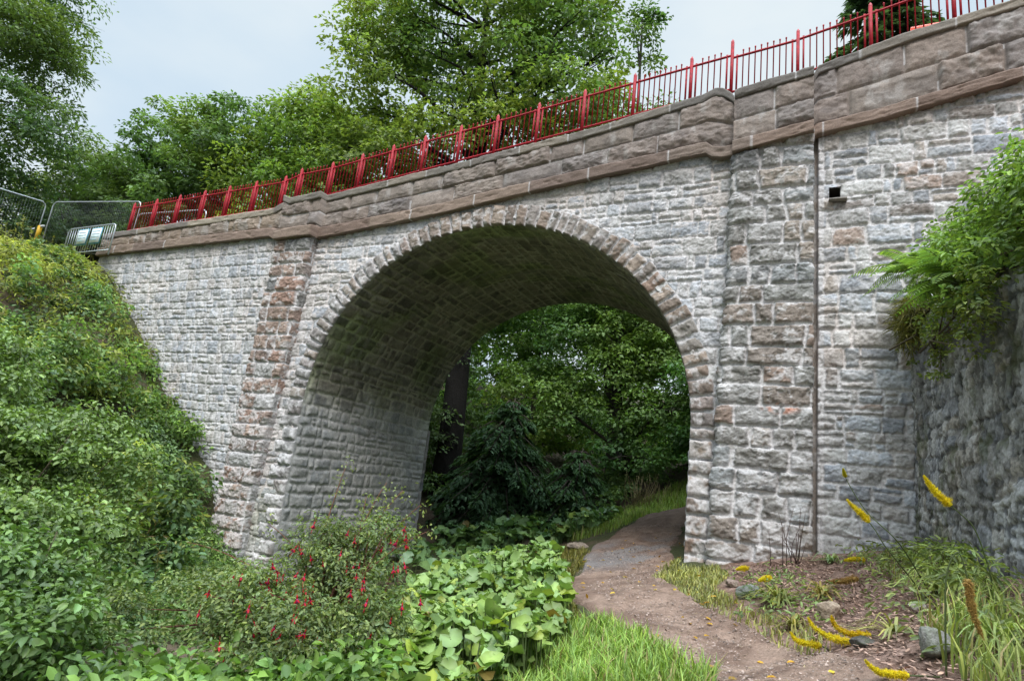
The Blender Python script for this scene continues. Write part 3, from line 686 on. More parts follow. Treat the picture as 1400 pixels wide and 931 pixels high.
# conifer above the right end of the bridge
def conifer(name, label, base, h, r, col, seed, dens=26, leaf=.3, droop=.25, per=70, zlow=.08):
    rg = np.random.default_rng(seed); base = np.array(base, float); root = tag(empty(name, base), label, 'conifer', TG)
    mb = MB(); mt = MB()
    mt.tube([(0, 0, -.3), (0, 0, h * .5), (.1, 0, h)], [.28 * h / 12, .17 * h / 12, .02], 9, (.06, .05, .04))
    for i in range(dens):
        f = zlow + (1 - zlow) * (i / dens); z = h * f; rr = r * (1 - f) ** .75 + .25
        for k in range(7):
            a = rg.uniform(0, 2 * np.pi); L_ = rr * rg.uniform(.7, 1.1)
            d = np.array([np.cos(a), np.sin(a), 0]); e = d * L_ + (0, 0, z - droop * L_ + .12 * L_)
            s = np.array([0, 0, z]); m_ = d * L_ * .5 + (0, 0, z + .05 * L_)
            mt.tube([s, m_, e], [.035, .025, .008], 5, (.06, .05, .04))
            n = int(per * L_ / r) + 8; q_ = rg.random(n) ** .6
            P = s * ((1 - q_) ** 2)[:, None] + m_ * (2 * q_ * (1 - q_))[:, None] + e * (q_ ** 2)[:, None]
            sd = np.array([-d[1], d[0], 0]); w = (rg.random(n) - .5) * 2
            P = P + sd * (w * .45 * L_ * (1.1 - q_) * .8)[:, None] + (0, 0, 0); P[:, 2] -= np.abs(w) * .12 * L_
            tp = d * .8 + sd * np.sign(w)[:, None] * .9 + np.array([0, 0, -.35]) + rg.normal(0, .2, (n, 3))
            leaves(mb, P, tp, np.array([[0, 0, 1.]]) + rg.normal(0, .3, (n, 3)), leaf * (.7 + .6 * rg.random(n)), leaf * .35, leafcol(n, col, .25, .1, rg), .1, .25, True, rg)
    mb.build('needles', M_leaf, root); mt.build('trunk', M_bark, root, True); return root
conifer('spruce_tree', 'dark green conifer behind the railing above the right end of the bridge', (8.1, 9.5, 1.0), 17.2, 3.7, (.030, .060, .024), 31, 40, .34, .34, 130, .3)
# woodland seen through the arch
tree('oak_tree', 'gnarled dark oak with a crooked limb, seen through the right half of the arch', 'tree', (.2, 11.5, -1.6), 
     [(-1.5, 11.5, 4.6, 2.6, 2, 1.3), (1.6, 11.5, 3.6, 2.2, 2, 1.6), (-3.0, 11, 2.6, 2.2, 1.6, 1.0), (2.4, 11, 1.6, 1.8, 1.6, 1.0), (-.6, 11.5, 6.5, 3.5, 2.5, 1.4), (3.5, 12, 5.5, 2.5, 2.2, 1.6), (-.4, 10.4, 3.0, 1.6, .8, 1.4), (1.0, 10.3, 1.4, 1.3, .8, 1.1), (-1.8, 10.2, 1.4, 1.4, .8, 1.0), (.3, 10.4, .1, 1.4, .8, .7)], .22, (.052, .105, .025), 640, 60, .16, .55, seed=41, limbs=22, bark=(.05, .042, .036),
     trunk_path=[(.3, 11.5, -2), (.25, 11.5, -.4), (.0, 11.5, 1.2), (-.5, 11.6, 2.6), (-.4, 11.6, 6.6)])
tree('lime_tree', 'light green young lime tree seen through the middle of the arch', 'tree', (-5.2, 16, -1.6),
     [(-5, 16, 3.5, 3, 2.2, 2.2), (-7.5, 16, 6, 3.4, 2.6, 2.4), (-3.4, 15.5, 1.0, 2.2, 1.8, 1.2), (-5.6, 16, 9, 3.0, 2.5, 2)], .22, (.085, .15, .03), 330, 55, .2, .6, seed=42, limbs=14)
tree('hazel_tree', 'leafy hazel overhanging the path beyond the right jamb of the arch', 'tree', (4.6, 10.5, -.6),
     [(3.6, 10.5, 2.2, 1.6, 1.6, 1.8), (4.8, 10, 3.6, 2.0, 1.8, 1.6), (2.4, 9.8, .4, 1.2, 1.0, .9), (2.9, 9.2, 2.6, 1.2, 1.0, 1.0), (5, 10, 1, 1.6, 1.4, 1.2)], .12, (.060, .12, .025), 240, 55, .15, .5, seed=43, limbs=16)
conifer('yew_tree', 'dark yew with drooping layered boughs behind the arch', (-3.4, 9.0, -2.9), 4.6, 3.0, (.028, .062, .022), 44, 26, .2, .42, 190, .1)
conifer('yew_tree', 'smaller dark yew beside the path beyond the arch', (-.9, 9.4, -2.4), 2.6, 1.9, (.034, .075, .025), 45, 16, .17, .42, 160, .1)
tree('holly_tree', 'very dark holly standing just behind the left jamb of the arch', 'tree', (-7.6, 10, -1.6),
     [(-7.4, 9.6, 2.5, 2.0, 1.8, 2.4), (-8, 10, 5.5, 2.2, 2, 2), (-6.9, 9.2, .2, 1.7, 1.4, 1.6)], .25, (.026, .055, .018), 260, 60, .15, .5, seed=46, limbs=10, bark=(.03, .028, .025))
# distant wood mass behind everything
rg = np.random.default_rng(50); n = 1500
x = rg.uniform(-62, 34, n); y = rg.uniform(22, 36, n); zb = tz(x, y)
hh_ = 7 + 5 * vn(x * .16, y * .16, 51); zc = zb + hh_ * rg.random(n) ** .7
mb = MB(); hue = vn(x * .2, zc * .3, 52)[:, None]
clumps(mb, np.c_[x, y, zc], 1.5 * (.7 + .6 * rg.random(n)), 40, .5, np.array([.045, .085, .024]) * (.7 + .6 * hue), .55, .45, .7, None, .25, .2, True, .3, .1, rg)
tag(mb.build('distant_wood', M_leaf), kind='stuff')

# ------------------------------------------------------------------ UNDERGROWTH
def inpoly(x, y, poly):
    poly = np.array(poly); r = np.zeros(len(x), bool); j = len(poly) - 1
    for i in range(len(poly)):
        xi, yi = poly[i]; xj, yj = poly[j]
        c = ((yi > y) != (yj > y)) & (x < (xj - xi) * (y - yi) / (yj - yi + 1e-12) + xi); r ^= c; j = i
    return r
def scatter(poly, n, rg):
    p = np.array(poly); lo, hi = p.min(0), p.max(0); xs_, ys_ = np.zeros(0), np.zeros(0)
    while len(xs_) < n:
        x = rg.uniform(lo[0], hi[0], n * 2); y = rg.uniform(lo[1], hi[1], n * 2); m = inpoly(x, y, poly)
        xs_ = np.r_[xs_, x[m]]; ys_ = np.r_[ys_, y[m]]
    return xs_[:n], ys_[:n]
# left bank
rg = np.random.default_rng(60)
poly = [(-18, .6), (-13.2, -.1), (-6.4, -.25), (-5.6, -1.2), (-3.6, -2.6), (-1.4, -4.2), (-.5, -7), (-3, -10.5), (-9, -11), (-18, -11)]
n = 6200; x, y = scatter(poly, n, rg); z = tz(x, y)
bush = fbm(x * .55, y * .55, 3, 61); hgt = .10 + 1.5 * sst(.42, .72, bush) * sst(-.0, -1.0, y) + .15
hgt = hgt * np.interp(z, [-3, 0, 2, 3.2], [1.15, 1.0, .55, .28])
zc = z + hgt * rg.random(n) ** .5
kp = fbm(x * 1.5, y * 1.5 + z, 2, 68) > .36; x, y, z, zc, bush = x[kp], y[kp], z[kp], zc[kp], bush[kp]; n = len(x)
sp = fbm(x * .45 + 9, y * .45, 3, 63) + .12 * (rg.random(n) - .5)
mb = MB()
up_ = z + 1.6 * (vn(x * .7, y * .7, 66) - .5) > 1.1
kind = np.where(up_ & (sp < .58), 0, np.where(sp < .46, 1, np.where(sp < .54, 2, 3)))
cols = [(.135, .185, .036), (.062, .12, .032), (.095, .14, .034), (.055, .108, .038)]
lens = [.15, .11, .16, .10]; pers = [36, 46, 34, 44]; wids = [.18, .5, .26, .62]
for k in range(4):
    m = kind == k
    tone = (.55 + .9 * vn(x[m] * 1.6, y[m] * 1.6 + z[m], 67 + k))[:, None]
    clumps(mb, np.c_[x, y, zc][m], .28 * (.6 + .9 * rg.random(m.sum())), pers[k], lens[k], np.array(cols[k]) * tone, wids[k], .6, .6, None, .28, .4, k != 3, .45, .2, rg)
m = rg.random(n) < .08     # dead brown stems and dry patches
clumps(mb, np.c_[x, y, zc + .05][m], .25, 14, .14, (.13, .09, .04), .14, .5, .4, None, .3, .2, True, .3, .2, rg)
tag(mb.build('bank_undergrowth', M_leaf), kind='stuff')

def shrub(name, label, base, lobes, col, leaf, n, per, crad, wid=.6, seed=1, mat=None, stems=14, cat='shrub', yel=.25, flat=.5, simple=False, stemcol=(.10, .08, .05), group=None, droop=.18, clvar=.35):
    rg = np.random.default_rng(seed); base = np.array(base, float); root = tag(empty(name, base), label, cat, group)
    lob = np.array(lobes, float); vol = (lob[:, 3] * lob[:, 4] * lob[:, 5]) ** .7; npr = np.maximum(4, (n * vol / vol.sum()).astype(int))
    cen = []; out = []
    for l, k in zip(lob, npr):
        d = rdir(k, rg); d[:, 2] = np.where(d[:, 2] < -.6, -d[:, 2], d[:, 2]); r = rg.random((k, 1)) ** .35 * (.75 + .4 * vn(d[:, 0] * 3 + l[0] * 7, d[:, 1] * 3 + d[:, 2] * 4, seed)[:, None])
        cen.append(l[:3] + d * r * l[3:]); out.append(d)
    cen = np.concatenate(cen); out = np.concatenate(out)
    kp = vn(cen[:, 0] * 2.3 + cen[:, 2], cen[:, 1] * 2.3 + cen[:, 2] * 2.6, seed + 5) > .24; cen = cen[kp]; out = out[kp]
    mb = MB(); clumps(mb, cen, crad * (.6 + .8 * rg.random(len(cen))), per, leaf, col, wid, flat, .75, out, .25, yel, simple, clvar, droop, rg)
    mb.build('leaves', mat or M_leafg, root)
    mt = MB()
    for i in rg.choice(len(cen), min(stems, len(cen)), replace=False):
        e = cen[i]; b0 = np.r_[rg.normal(0, .15, 2), -.1]
        mt.tube([b0, b0 * .4 + e * .6 * (1, 1, .9) + rg.normal(0, .08, 3) + (0, 0, .1), e], [.016, .011, .004], 5, stemcol)
    mt.build('stems', M_bark, root)
    return root, cen
# tall seeding stems standing out of the bank
mb = MB(); x, y = scatter(poly, 260, rg); z = tz(x, y)
for a, b, c_ in zip(x, y, z):
    L_ = rg.uniform(.5, 1.3); e = np.array([a, b, c_]) + np.r_[rg.normal(0, .18, 2), 1] * L_
    mb.tube([(a, b, c_), (np.array([a, b, c_]) + e) / 2 + rg.normal(0, .03, 3), e], [.006, .005, .002], 4, (.16, .13, .06), False)
    n_ = 14; q_ = rg.random(n_) * .5 + .5; pp = np.array([a, b, c_]) * (1 - q_[:, None]) + e * q_[:, None]
    leaves(mb, pp, rdir(n_, rg) + (0, 0, .3), rdir(n_, rg), .09, .03, leafcol(n_, (.09, .12, .035), .3, .5, rg), .2, .2, True, rg)
tag(mb.build('bank_seed_stems', M_leaf), kind='stuff')
def at(x, y, dz=0): return (x, y, tz1(x, y) + dz)
shrub('snowberry_shrub', 'large leafy shrub filling the lower left corner with round bluish green leaves', at(-2.4, -6.6),
      [(0, 0, 1.3, 1.6, 1.5, 1.1), (1.2, .3, .7, 1.1, 1.2, .9), (-1.2, .2, 2.3, 1.4, 1.2, 1.0), (.6, -1.2, .8, 1.3, 1.2, .9), (-.2, 1.2, 1.7, 1.2, 1.0, .8)], (.066, .118, .028), .062, 820, 56, .24, .62, 71, None, 34)
shrub('snowberry_shrub', 'lower dark shrub in the bottom left, its leaves a darker green than on the taller one', at(1.0, -7.7),
      [(0, 0, .55, 1.0, .8, .6), (-.9, .4, .7, .9, .8, .7), (.7, .2, .35, .7, .6, .45)], (.050, .10, .024), .062, 260, 50, .22, .62, 72)
shrub('bramble_bush', 'yellowish bramble bush at the top of the bank against the parapet end', at(-13.2, -1.1),
      [(0, 0, .2, .7, .5, .3), (-.7, -.1, .05, .6, .5, .2), (.6, -.2, .0, .5, .5, .25)], (.085, .125, .03), .12, 90, 50, .25, .5, 73, M_leaf)
shrub('dogwood_shrub', 'greyish leaved bush halfway up the left bank', at(-7.6, -5.6),
      [(0, 0, .8, 1.3, 1.1, .8), (.9, .5, .4, 1.0, .9, .6)], (.062, .115, .034), .085, 220, 50, .28, .62, 74)
shrub('elder_shrub', 'bushy shrub hugging the foot of the left pilaster', at(-6.4, -1.5),
      [(0, 0, .35, .7, .6, .5), (-.8, 0, .9, .8, .5, .5)], (.046, .09, .028), .085, 130, 54, .24, .5, 75)

# ferns
def fern(name, label, base, n, ln, seed, face=None, col=(.06, .12, .026), group=None, pitch=(.35, 1.0)):
    rg = np.random.default_rng(seed); root = tag(empty(name, base), label, 'fern', group or 'ferns')
    for i in range(n):
        a = rg.uniform(0, 2 * np.pi) if face is None else face + rg.normal(0, .75)
        el = rg.uniform(*pitch); L_ = ln * rg.uniform(.7, 1.1); mb = MB()
        q_ = np.linspace(0, 1, 16); d = np.array([np.cos(a), np.sin(a), 0]); P = d * (q_ * L_ * np.cos(el))[:, None]; P[:, 2] = L_ * (np.sin(el) * q_ - rg.uniform(.3, .8) * q_ ** 2.2)
        mb.tube(P, np.linspace(.006, .002, 16), 4, (.07, .10, .03), False)
        qs = np.linspace(.14, .99, 18); T_ = np.gradient(P, axis=0)
        for sgn in (-1, 1):
            pp = np.stack([np.interp(qs, q_, P[:, k]) for k in range(3)], 1); tt_ = unit(np.stack([np.interp(qs, q_, T_[:, k]) for k in range(3)], 1))
            sd = unit(np.cross(tt_, np.array([0, 0, 1.]))) * sgn; nrm = np.cross(sd * sgn, tt_)
            w = L_ * .21 * np.sin(np.pi * (qs * .8 + .16)) ** .9
            leaves(mb, pp, sd + tt_ * .45 + np.array([0, 0, -.15]), nrm, w, L_ * .03, leafcol(18, np.array(col) * 1.15, .2, .4, rg), .15, .15, False, rg)
        mb.build('frond', M_leaf, root)
    return root
fern('fern', 'bright fern low on the bank at the foot of the left pilaster', at(-4.4, -2.2, .15), 9, .8, 81, None, (.085, .15, .03))
wz = lambda y: 1.75 + .16 * y
fern('fern', 'long fern drooping over the wall head towards the drain hole', (7.2, -1.5, 2.0), 11, .85, 82, math.pi, (.07, .13, .028), None, (.0, 1.15))
fern('fern', 'small fern on the wall head close against the bridge wall', (7.4, -.55, 2.35), 8, .65, 83, math.pi * .9, (.075, .14, .03), None, (.2, 1.0))
fern('fern', 'fern nearest the camera on top of the old wall', (7.3, -3.0, 1.3), 12, .8, 84, math.pi * 1.05, (.06, .12, .026), None, (.1, .8))
shrub('bramble_bush', 'dense green bush spilling over the top of the old retaining wall', (7.75, -2.3, 1.45),
      [(0, .2, .65, .6, 1.2, .55), (.1, -1.4, .35, .6, 1.1, .6), (-.28, -.5, .15, .42, 1.0, .45), (.2, 1.2, .85, .5, .6, .45), (-.25, -1.9, -.25, .42, .9, .55), (-.2, .5, -.15, .25, .5, .4)], (.060, .115, .028), .06, 480, 40, .2, .5, 85, M_leaf, 26, yel=.45, clvar=.5)
shrub('ivy_creeper', 'trailing creeper hanging down the old wall below the bush', (7.4, -1.2, 1.12),
      [(-.08, .1, .3, .16, .6, .7), (-.08, -1.2, .0, .16, .7, .6), (-.06, -.5, -.3, .12, .3, .5), (-.1, .75, .1, .15, .3, .5), (-.1, -2.4, -.4, .14, .6, .6)], (.07, .11, .03), .05, 130, 26, .13, .55, 86, M_leaf, 12, 'creeper', .5)
shrub('wall_grass_tuft', 'yellowish tuft of hanging grass at the corner of bridge and old wall', (7.28, -.35, 1.75),
      [(-.05, 0, 0, .14, .3, .4), (-.02, -.3, -.25, .1, .3, .4)], (.12, .13, .04), .2, 46, 46, .13, .07, 87, M_leaf, 4, 'grass tuft', .5, 1.2, True, droop=.5)

# fuchsia in the foreground
fb = at(2.2, -5.72, .2)
fu, cen = shrub('fuchsia_bush', 'fuchsia bush with hanging red flowers in the foreground before the arch', fb,
      [(0, 0, .62, .62, .6, .5), (-.75, -.6, .35, .75, .5, .36), (.6, -.3, .45, .42, .5, .42), (.0, .2, 1.0, .34, .3, .26), (.3, .15, 1.05, .24, .24, .2), (-.25, .1, .85, .3, .3, .24), (.3, -.7, .35, .5, .4, .35), (-1.2, -1.0, .2, .6, .4, .28), (.35, -.95, .3, .5, .4, .4), (-.2, -.7, .45, .5, .4, .4)], (.060, .098, .034), .036, 560, 46, .15, .5, 91, M_leaf, 40, yel=.45, stemcol=(.16, .07, .05))
# long arching stems that stick out
rg = np.random.default_rng(92); mb = MB(); ml = MB()
for e in [(-.35, .3, 1.62), (.12, .35, 1.5), (.32, .35, 1.45), (.6, .25, 1.35), (-.8, -.1, 1.0), (.8, .1, 1.15), (-.05, .3, 1.35), (-1.2, -.6, .8)]:
    e = np.array(e); s = np.r_[rg.normal(0, .1, 2), .3]; m_ = (s + e) / 2 + (0, 0, .22)
    qq = np.linspace(0, 1, 12)[:, None]; P = s * (1 - qq) ** 2 + 2 * m_ * qq * (1 - qq) + e * qq ** 2
    mb.tube(P, np.linspace(.009, .003, 12), 5, (.17, .08, .05))
    idx = rg.choice(np.arange(5, 12), 70); pp = P[idx] + rg.normal(0, .045, (70, 3)); leaves(ml, pp, rdir(70, rg) + (0, 0, -.2), rdir(70, rg) * .6 + (0, 0, .8), .036, .018, leafcol(70, (.085, .125, .04), .25, .4, rg), .2, .15, False, rg)
mb.build('arching_stems', M_bark, fu); ml.build('shoot_leaves', M_leaf, fu)
# one fuchsia blossom mesh: pedicel, red tube, four flared sepals and a darker skirt
mb = MB(); mb.tube([(0, 0, 0), (0, .003, -.02), (0, 0, -.032)], [.0012, .0012, .002], 5, (.25, .02, .03))
mb.tube([(0, 0, -.032), (0, 0, -.045), (0, 0, -.058)], [.003, .0055, .006], 7, (.40, .008, .016))
for k in range(4):
    a = k * math.pi / 2; d = np.array([[math.cos(a), math.sin(a), -1.7]])
    leaves(mb, np.array([[0, 0, -.056]]), d, np.array([[d[0, 0], d[0, 1], 1.2]]), .04, .014, np.array([[.42, .008, .016]]), .1, -.25)
mb.tube([(0, 0, -.056), (0, 0, -.07), (0, 0, -.085)], [.006, .009, .010], 7, (.30, .015, .12))
for k in range(3): mb.tube([(0, 0, -.08), (.004 * (k - 1), .003, -.12)], [.001, .0012], 4, (.5, .02, .06))
fl0 = mb.build('flower', M_petal, fu)
cs = cen[rg.permutation(len(cen))]
# outward clumps that face the camera carry the flowers, in small groups
camdir = unit(np.array([.6, -.75, .15]))
sc_ = (cs - (0, 0, .7)) @ (camdir * (1, 1, 2.5)); ok_ = sc_ > np.percentile(sc_, 45); cs = cs[ok_]; hi_ = cs[:, 2] > .62; cs = np.concatenate([cs[hi_][:26], cs[~hi_ & (cs[:, 0] > -.9)][:20]])
first = True; nfl = 0
for cpos in cs:
    for k in range(int(rg.integers(1, 4))):
        p = cpos + camdir * .16 + rg.normal(0, .04, 3)
        if first: o = fl0; first = False
        else: o = fl0.copy(); COL.objects.link(o)
        o.parent = fu; o.location = p; o.rotation_euler = (rg.normal(0, .25), rg.normal(0, .25), rg.uniform(0, 6)); q_ = rg.uniform(.8, 1.15); o.scale = (q_, q_, q_); nfl += 1
        if nfl > 92: break
    if nfl > 92: break

# butterbur stand
def biglf(mb, pos, tip, nrm, r, col):
    n = len(pos); tip = unit(tip); nrm = unit(nrm - tip * (nrm * tip).sum(1)[:, None]); sd = np.cross(tip, nrm)
    ang = np.radians([180, 150, 118, 82, 45, 14, -14, -45, -82, -118, -150]); rad = np.array([.28, .86, 1.0, 1.0, 1.0, 1.08, 1.08, 1.0, 1.0, 1.0, .86])
    r = r[:, None]
    V = [pos + nrm * -.10 * r]
    for a, q_ in zip(ang, rad): V.append(pos + (tip * np.cos(a) + sd * np.sin(a)) * r * (q_ * RNG.uniform(.84, 1.12, (n, 1))) + np.array([0, 0, 1]) * r * RNG.normal(0, .10, (n, 1)) + nrm * r * (.14 * np.cos(4 * a) + .10) - np.array([0, 0, 1]) * r * .12 * max(0, np.cos(a)))
    m = len(ang); V = np.stack(V, 1); k = np.arange(n)[:, None] * (m + 1)
    F = np.concatenate([k + np.array([[0, 1 + j, 1 + (j + 1) % m]]) for j in range(m)])
    cc = np.repeat(col[:, None], m + 1, 1).copy(); cc *= RNG.uniform(.8, 1.15, (n, m + 1, 1)); cc[:, 0] *= 1.35
    mb.add(V.reshape(-1, 3), [F], cc.reshape(-1, 3))
def butterbur(name, polys, ns, rmin, rmax, hgt, col, seed):
    rg = np.random.default_rng(seed); mb = MB(); ms = MB()
    for poly, n in zip(polys, ns):
        x, y = scatter(poly, n, rg); m = ~on_path(x, y, -.05); x, y = x[m], y[m]; n = len(x); z = tz(x, y); hh_ = hgt * (.15 + 1.0 * rg.random(n) ** .7) * (.45 + 1.0 * vn(x * 1.1, y * 1.1, seed))
        r = rg.uniform(rmin, rmax, n); p = np.c_[x, y, z + hh_]; d = rdir(n, rg) * (1, 1, .2)
        nr = rdir(n, rg) * .75 + (.1, -.15, .9); yl = (rg.random((n, 1)) < .10)
        c = leafcol(n, col, .22, .3, rg); c = np.where(yl, c * (1.5, 1.25, .8), c); br_ = rg.random((n, 1)) < .008; c = np.where(br_, c * (1.3, .6, .5), c)
        biglf(mb, p, d, nr, r, c)
        for i in range(n): ms.tube([(x[i] + rg.normal(0, .05), y[i] + rg.normal(0, .05), z[i] - .05), (x[i], y[i], z[i] + hh_[i] - .01)], .006, 4, (.10, .14, .05), False)
    V = np.concatenate(mb.V + ms.V); 
    for k, fs in ms.F.items(): mb.F.setdefault(k, []).extend([f + mb.n for f in fs])
    mb.V += ms.V; mb.C += ms.C; mb.n += ms.n
    return tag(mb.build(name, M_leafg), kind='stuff')
butterbur('butterbur_leaves', [[(1.6,-3.6),(2.5,-5.3),(3.2,-6.6),(3.6,-6.6),(3.95,-6.2),(4.0,-5.2),(3.85,-4.2),(3.2,-2.6),(2.6,-1.4),(1.9,-.7),(.6,-1.2)]], [2300], .045, .105, .42, (.075, .135, .036), 95)
butterbur('woodland_butterbur', [[(-4.0,5.8),(-1.6,5.6),(-1.2,7.5),(-3.6,8.2)], [(-.6,4.6),(1.0,4.6),(1.5,6.4),(.2,7.2)], [(-4.0,.6),(-1.0,1.0),(-.6,4.6),(-4.0,5.4)]], [260, 210, 160], .09, .2, .45, (.05, .105, .035), 96)

# nettles and low growth between the corner shrubs and the fuchsia, and beyond the arch
def lowgrowth(name, polys, seed, specs):
    rg = np.random.default_rng(seed); mb = MB()
    for poly, (n, hgt, per, leaf, wid, col) in zip(polys, specs):
        x, y = scatter(poly, n, rg); m = ~on_path(x, y, .05); x, y = x[m], y[m]; z = tz(x, y)
        zc = z + hgt * (.3 + 1.0 * vn(x * 1.1, y * 1.1, seed)) * rg.random(len(x)) ** .5
        clumps(mb, np.c_[x, y, zc], .26 * (.7 + .7 * rg.random(len(x))), per, leaf, col, wid, .5, .8, None, .25, .3, leaf > .1, .35, .2, rg)
    return tag(mb.build(name, M_leaf), kind='stuff')
lowgrowth('low_growth', [[(.3,-8.4),(3.2,-8.8),(3.3,-6.6),(3.0,-5.2),(2.5,-5.4),(2.4,-6.9),(1.3,-6.4),(.0,-7.3)], [(-2.6,-.7),(-.4,-1.2),(1.2,-2.6),(1.4,-4.8),(-.6,-4.8),(-1.2,-3)], [(-6.6,-.25),(-4.2,-.5),(-1.6,-1.2),(-.4,-2.6),(-.6,-4.8),(-2.6,-5.0),(-5.0,-3.2),(-6.4,-1.8)]], 99,
    [(420, .45, 40, .085, .6, (.07, .14, .032)), (300, .2, 36, .07, .5, (.055, .11, .03)), (620, .26, 40, .085, .45, (.058, .112, .03))])
lowgrowth('woodland_undergrowth', [[(-10, 8.5), (-3, 7.5), (.2, 8.5), (2.2, 11.8), (-2, 16), (-12, 16)], [(1.5, 12.2), (8.5, 11.6), (10, 16), (-1, 17)], [(4.3, 5.4), (6.8, 5.6), (8.5, 9.2), (6.2, 8.6)], [(-14, 16), (10, 17), (12, 22), (-16, 22)]], 100,
    [(800, 1.0, 34, .14, .5, (.045, .09, .026)), (420, 1.5, 36, .14, .5, (.06, .12, .028)), (200, .9, 34, .12, .5, (.06, .12, .03)), (900, 3.2, 36, .22, .5, (.055, .11, .028))])
# grass
def grass(name, areas, seed, col, ln=(.12, .3), wid=.006):
    rg = np.random.default_rng(seed); mb = MB()
    for poly, n, L0, L1, cc in areas:
        x, y = scatter(poly, n, rg); m = ~on_path(x, y, -.12 - .1 * (vn(x * 3, y * 3, 5) > .6)); x, y = x[m], y[m]; n = len(x)
        p = np.c_[x, y, tz(x, y) - .01]; L_ = rg.uniform(L0, L1, n)[:, None] * (.6 + .7 * vn(x * 2, y * 2, seed)[:, None]); d = unit(np.c_[rg.normal(0, 1, n), rg.normal(0, 1, n), np.zeros(n)])
        sd = np.c_[-d[:, 1], d[:, 0], np.zeros(n)] * wid * (.7 + .8 * rg.random((n, 1))); be = rg.uniform(.15, .75, (n, 1))
        a = p + d * L_ * be * .25 + np.array([0, 0, 1]) * L_ * .55; b = p + d * L_ * be + np.array([0, 0, 1]) * L_ * (1 - .35 * be)
        V = np.stack([p - sd, p + sd, a + sd * .9, a - sd * .9, b + sd * .1, b - sd * .1], 1); k = np.arange(n)[:, None] * 6
        c = leafcol(n, cc, .3, .4, rg) * (.65 + .7 * fbm(x * 1.6, y * 1.6, 2, 77))[:, None]; dr_ = rg.random((n, 1)) < .09; c = np.where(dr_, np.array([.32, .26, .12]) * (.7 + .6 * rg.random((n, 1))), c)
        mb.add(V.reshape(-1, 3), [np.concatenate([k + np.array([[0, 1, 2, 3]]), k + np.array([[3, 2, 4, 5]])])], np.repeat(c, 6, 0))
    return tag(mb.build(name, M_grass), kind='stuff')
GC = (.085, .155, .032)
grass('grass', [([(3.6,-6.0),(4.3,-7.6),(5.6,-7.6),(5.4,-5.6),(5.25,-4.9),(4.6,-4.1),(4.0,-3.6),(3.6,-3.9),(3.7,-4.9)], 11000, .08, .26, GC),
                ([(3.9,-3.7),(3.3,-2.6),(2.8,-1.4),(2.5,-.2),(1.9,-.5),(2.6,-1.6),(3.3,-3.2)], 4500, .04, .13, (.13,.15,.045)),
                ([(1.0,-.6),(2.6,-.8),(2.5,.6),(2.1,1.8),(1.2,3.4),(.2,2.0)], 5000, .04, .14, (.14, .15, .045)),
                ([(3.8,-.1),(4.15,.3),(4.15,-.35),(4.75,-.42),(5.0,-1.2),(4.9,-2.0),(5.25,-2.7),(4.9,-3.0),(4.2,-2.2),(3.8,-1.2)], 3600, .03, .12, (.115, .145, .045)),
                ([(5.2,-2.6),(6.0,-3.6),(6.1,-4.4),(5.9,-4.3),(5.0,-3.0)], 420, .04, .16, (.12, .15, .05)),
                ([(6.6,-.6),(7.2,-.5),(7.3,-4.5),(6.9,-5.0),(6.75,-3.0)], 250, .08, .28, (.12, .16, .055)),
                ([(6.6,-5.0),(7.2,-4.6),(7.3,-7),(6.7,-6.6)], 700, .12, .4, (.10, .15, .045)),
                ([(1.0,4.2),(2.0,4.4),(3.0,6.6),(4.2,8.4),(6.5,9.3),(6.5,12),(2.5,11.5),(.2,8.4),(.2,5.5)], 12000, .12, .34, (.095, .165, .032)),
                ([(3.4,5.6),(4.2,5.6),(6,8),(5,8)], 800, .1, .25, GC)], 97, GC)
# wood chip mulch, fallen leaves
rg = np.random.default_rng(98); mb = MB()
x, y = scatter([(4.9,-.5),(7.2,-.3),(7.4,-6.5),(6.4,-6.5),(6.2,-4.6),(5.4,-2.6)], 9000, rg)
leaves(mb, np.c_[x, y, tz(x, y) + .012 + .02 * rg.random(len(x))], rdir(len(x), rg) * (1, 1, .25), rdir(len(x), rg) * .35 + (0, 0, 1), rg.uniform(.02, .07, len(x)), rg.uniform(.008, .022, len(x)), leafcol(len(x), (.25, .17, .14), .7, .1, rg), .05, .02, False, rg)
tag(mb.build('wood_chip_mulch', M_attr), kind='stuff')
mb = MB(); x, y = scatter([(5.0,-5.6),(6.2,-5.6),(5.5,-3),(4.3,-.3),(4,3),(2.3,3),(2.4,0),(3.6,-3)], 70, rg)
leaves(mb, np.c_[x, y, tz(x, y) + .05], rdir(len(x), rg) * (1, 1, .2), rdir(len(x), rg) * .35 + (0, 0, 1), .07, .04, leafcol(len(x), (.42, .27, .04), .4, .2, rg), .2, .1, False, rg)
x, y = scatter([(5.0,-6.4),(6.4,-6.4),(5.5,-3),(4.2,-.3),(2.4,0),(3.6,-3)], 700, rg)
leaves(mb, np.c_[x, y, tz(x, y) + .04], rdir(len(x), rg) * (1, 1, .15), rdir(len(x), rg) * .3 + (0, 0, 1), rg.uniform(.02, .12, len(x)), .006, leafcol(len(x), (.28, .24, .14), .4, .1, rg), .05, .02, True, rg)
tag(mb.build('fallen_leaves', M_petal), kind='stuff')

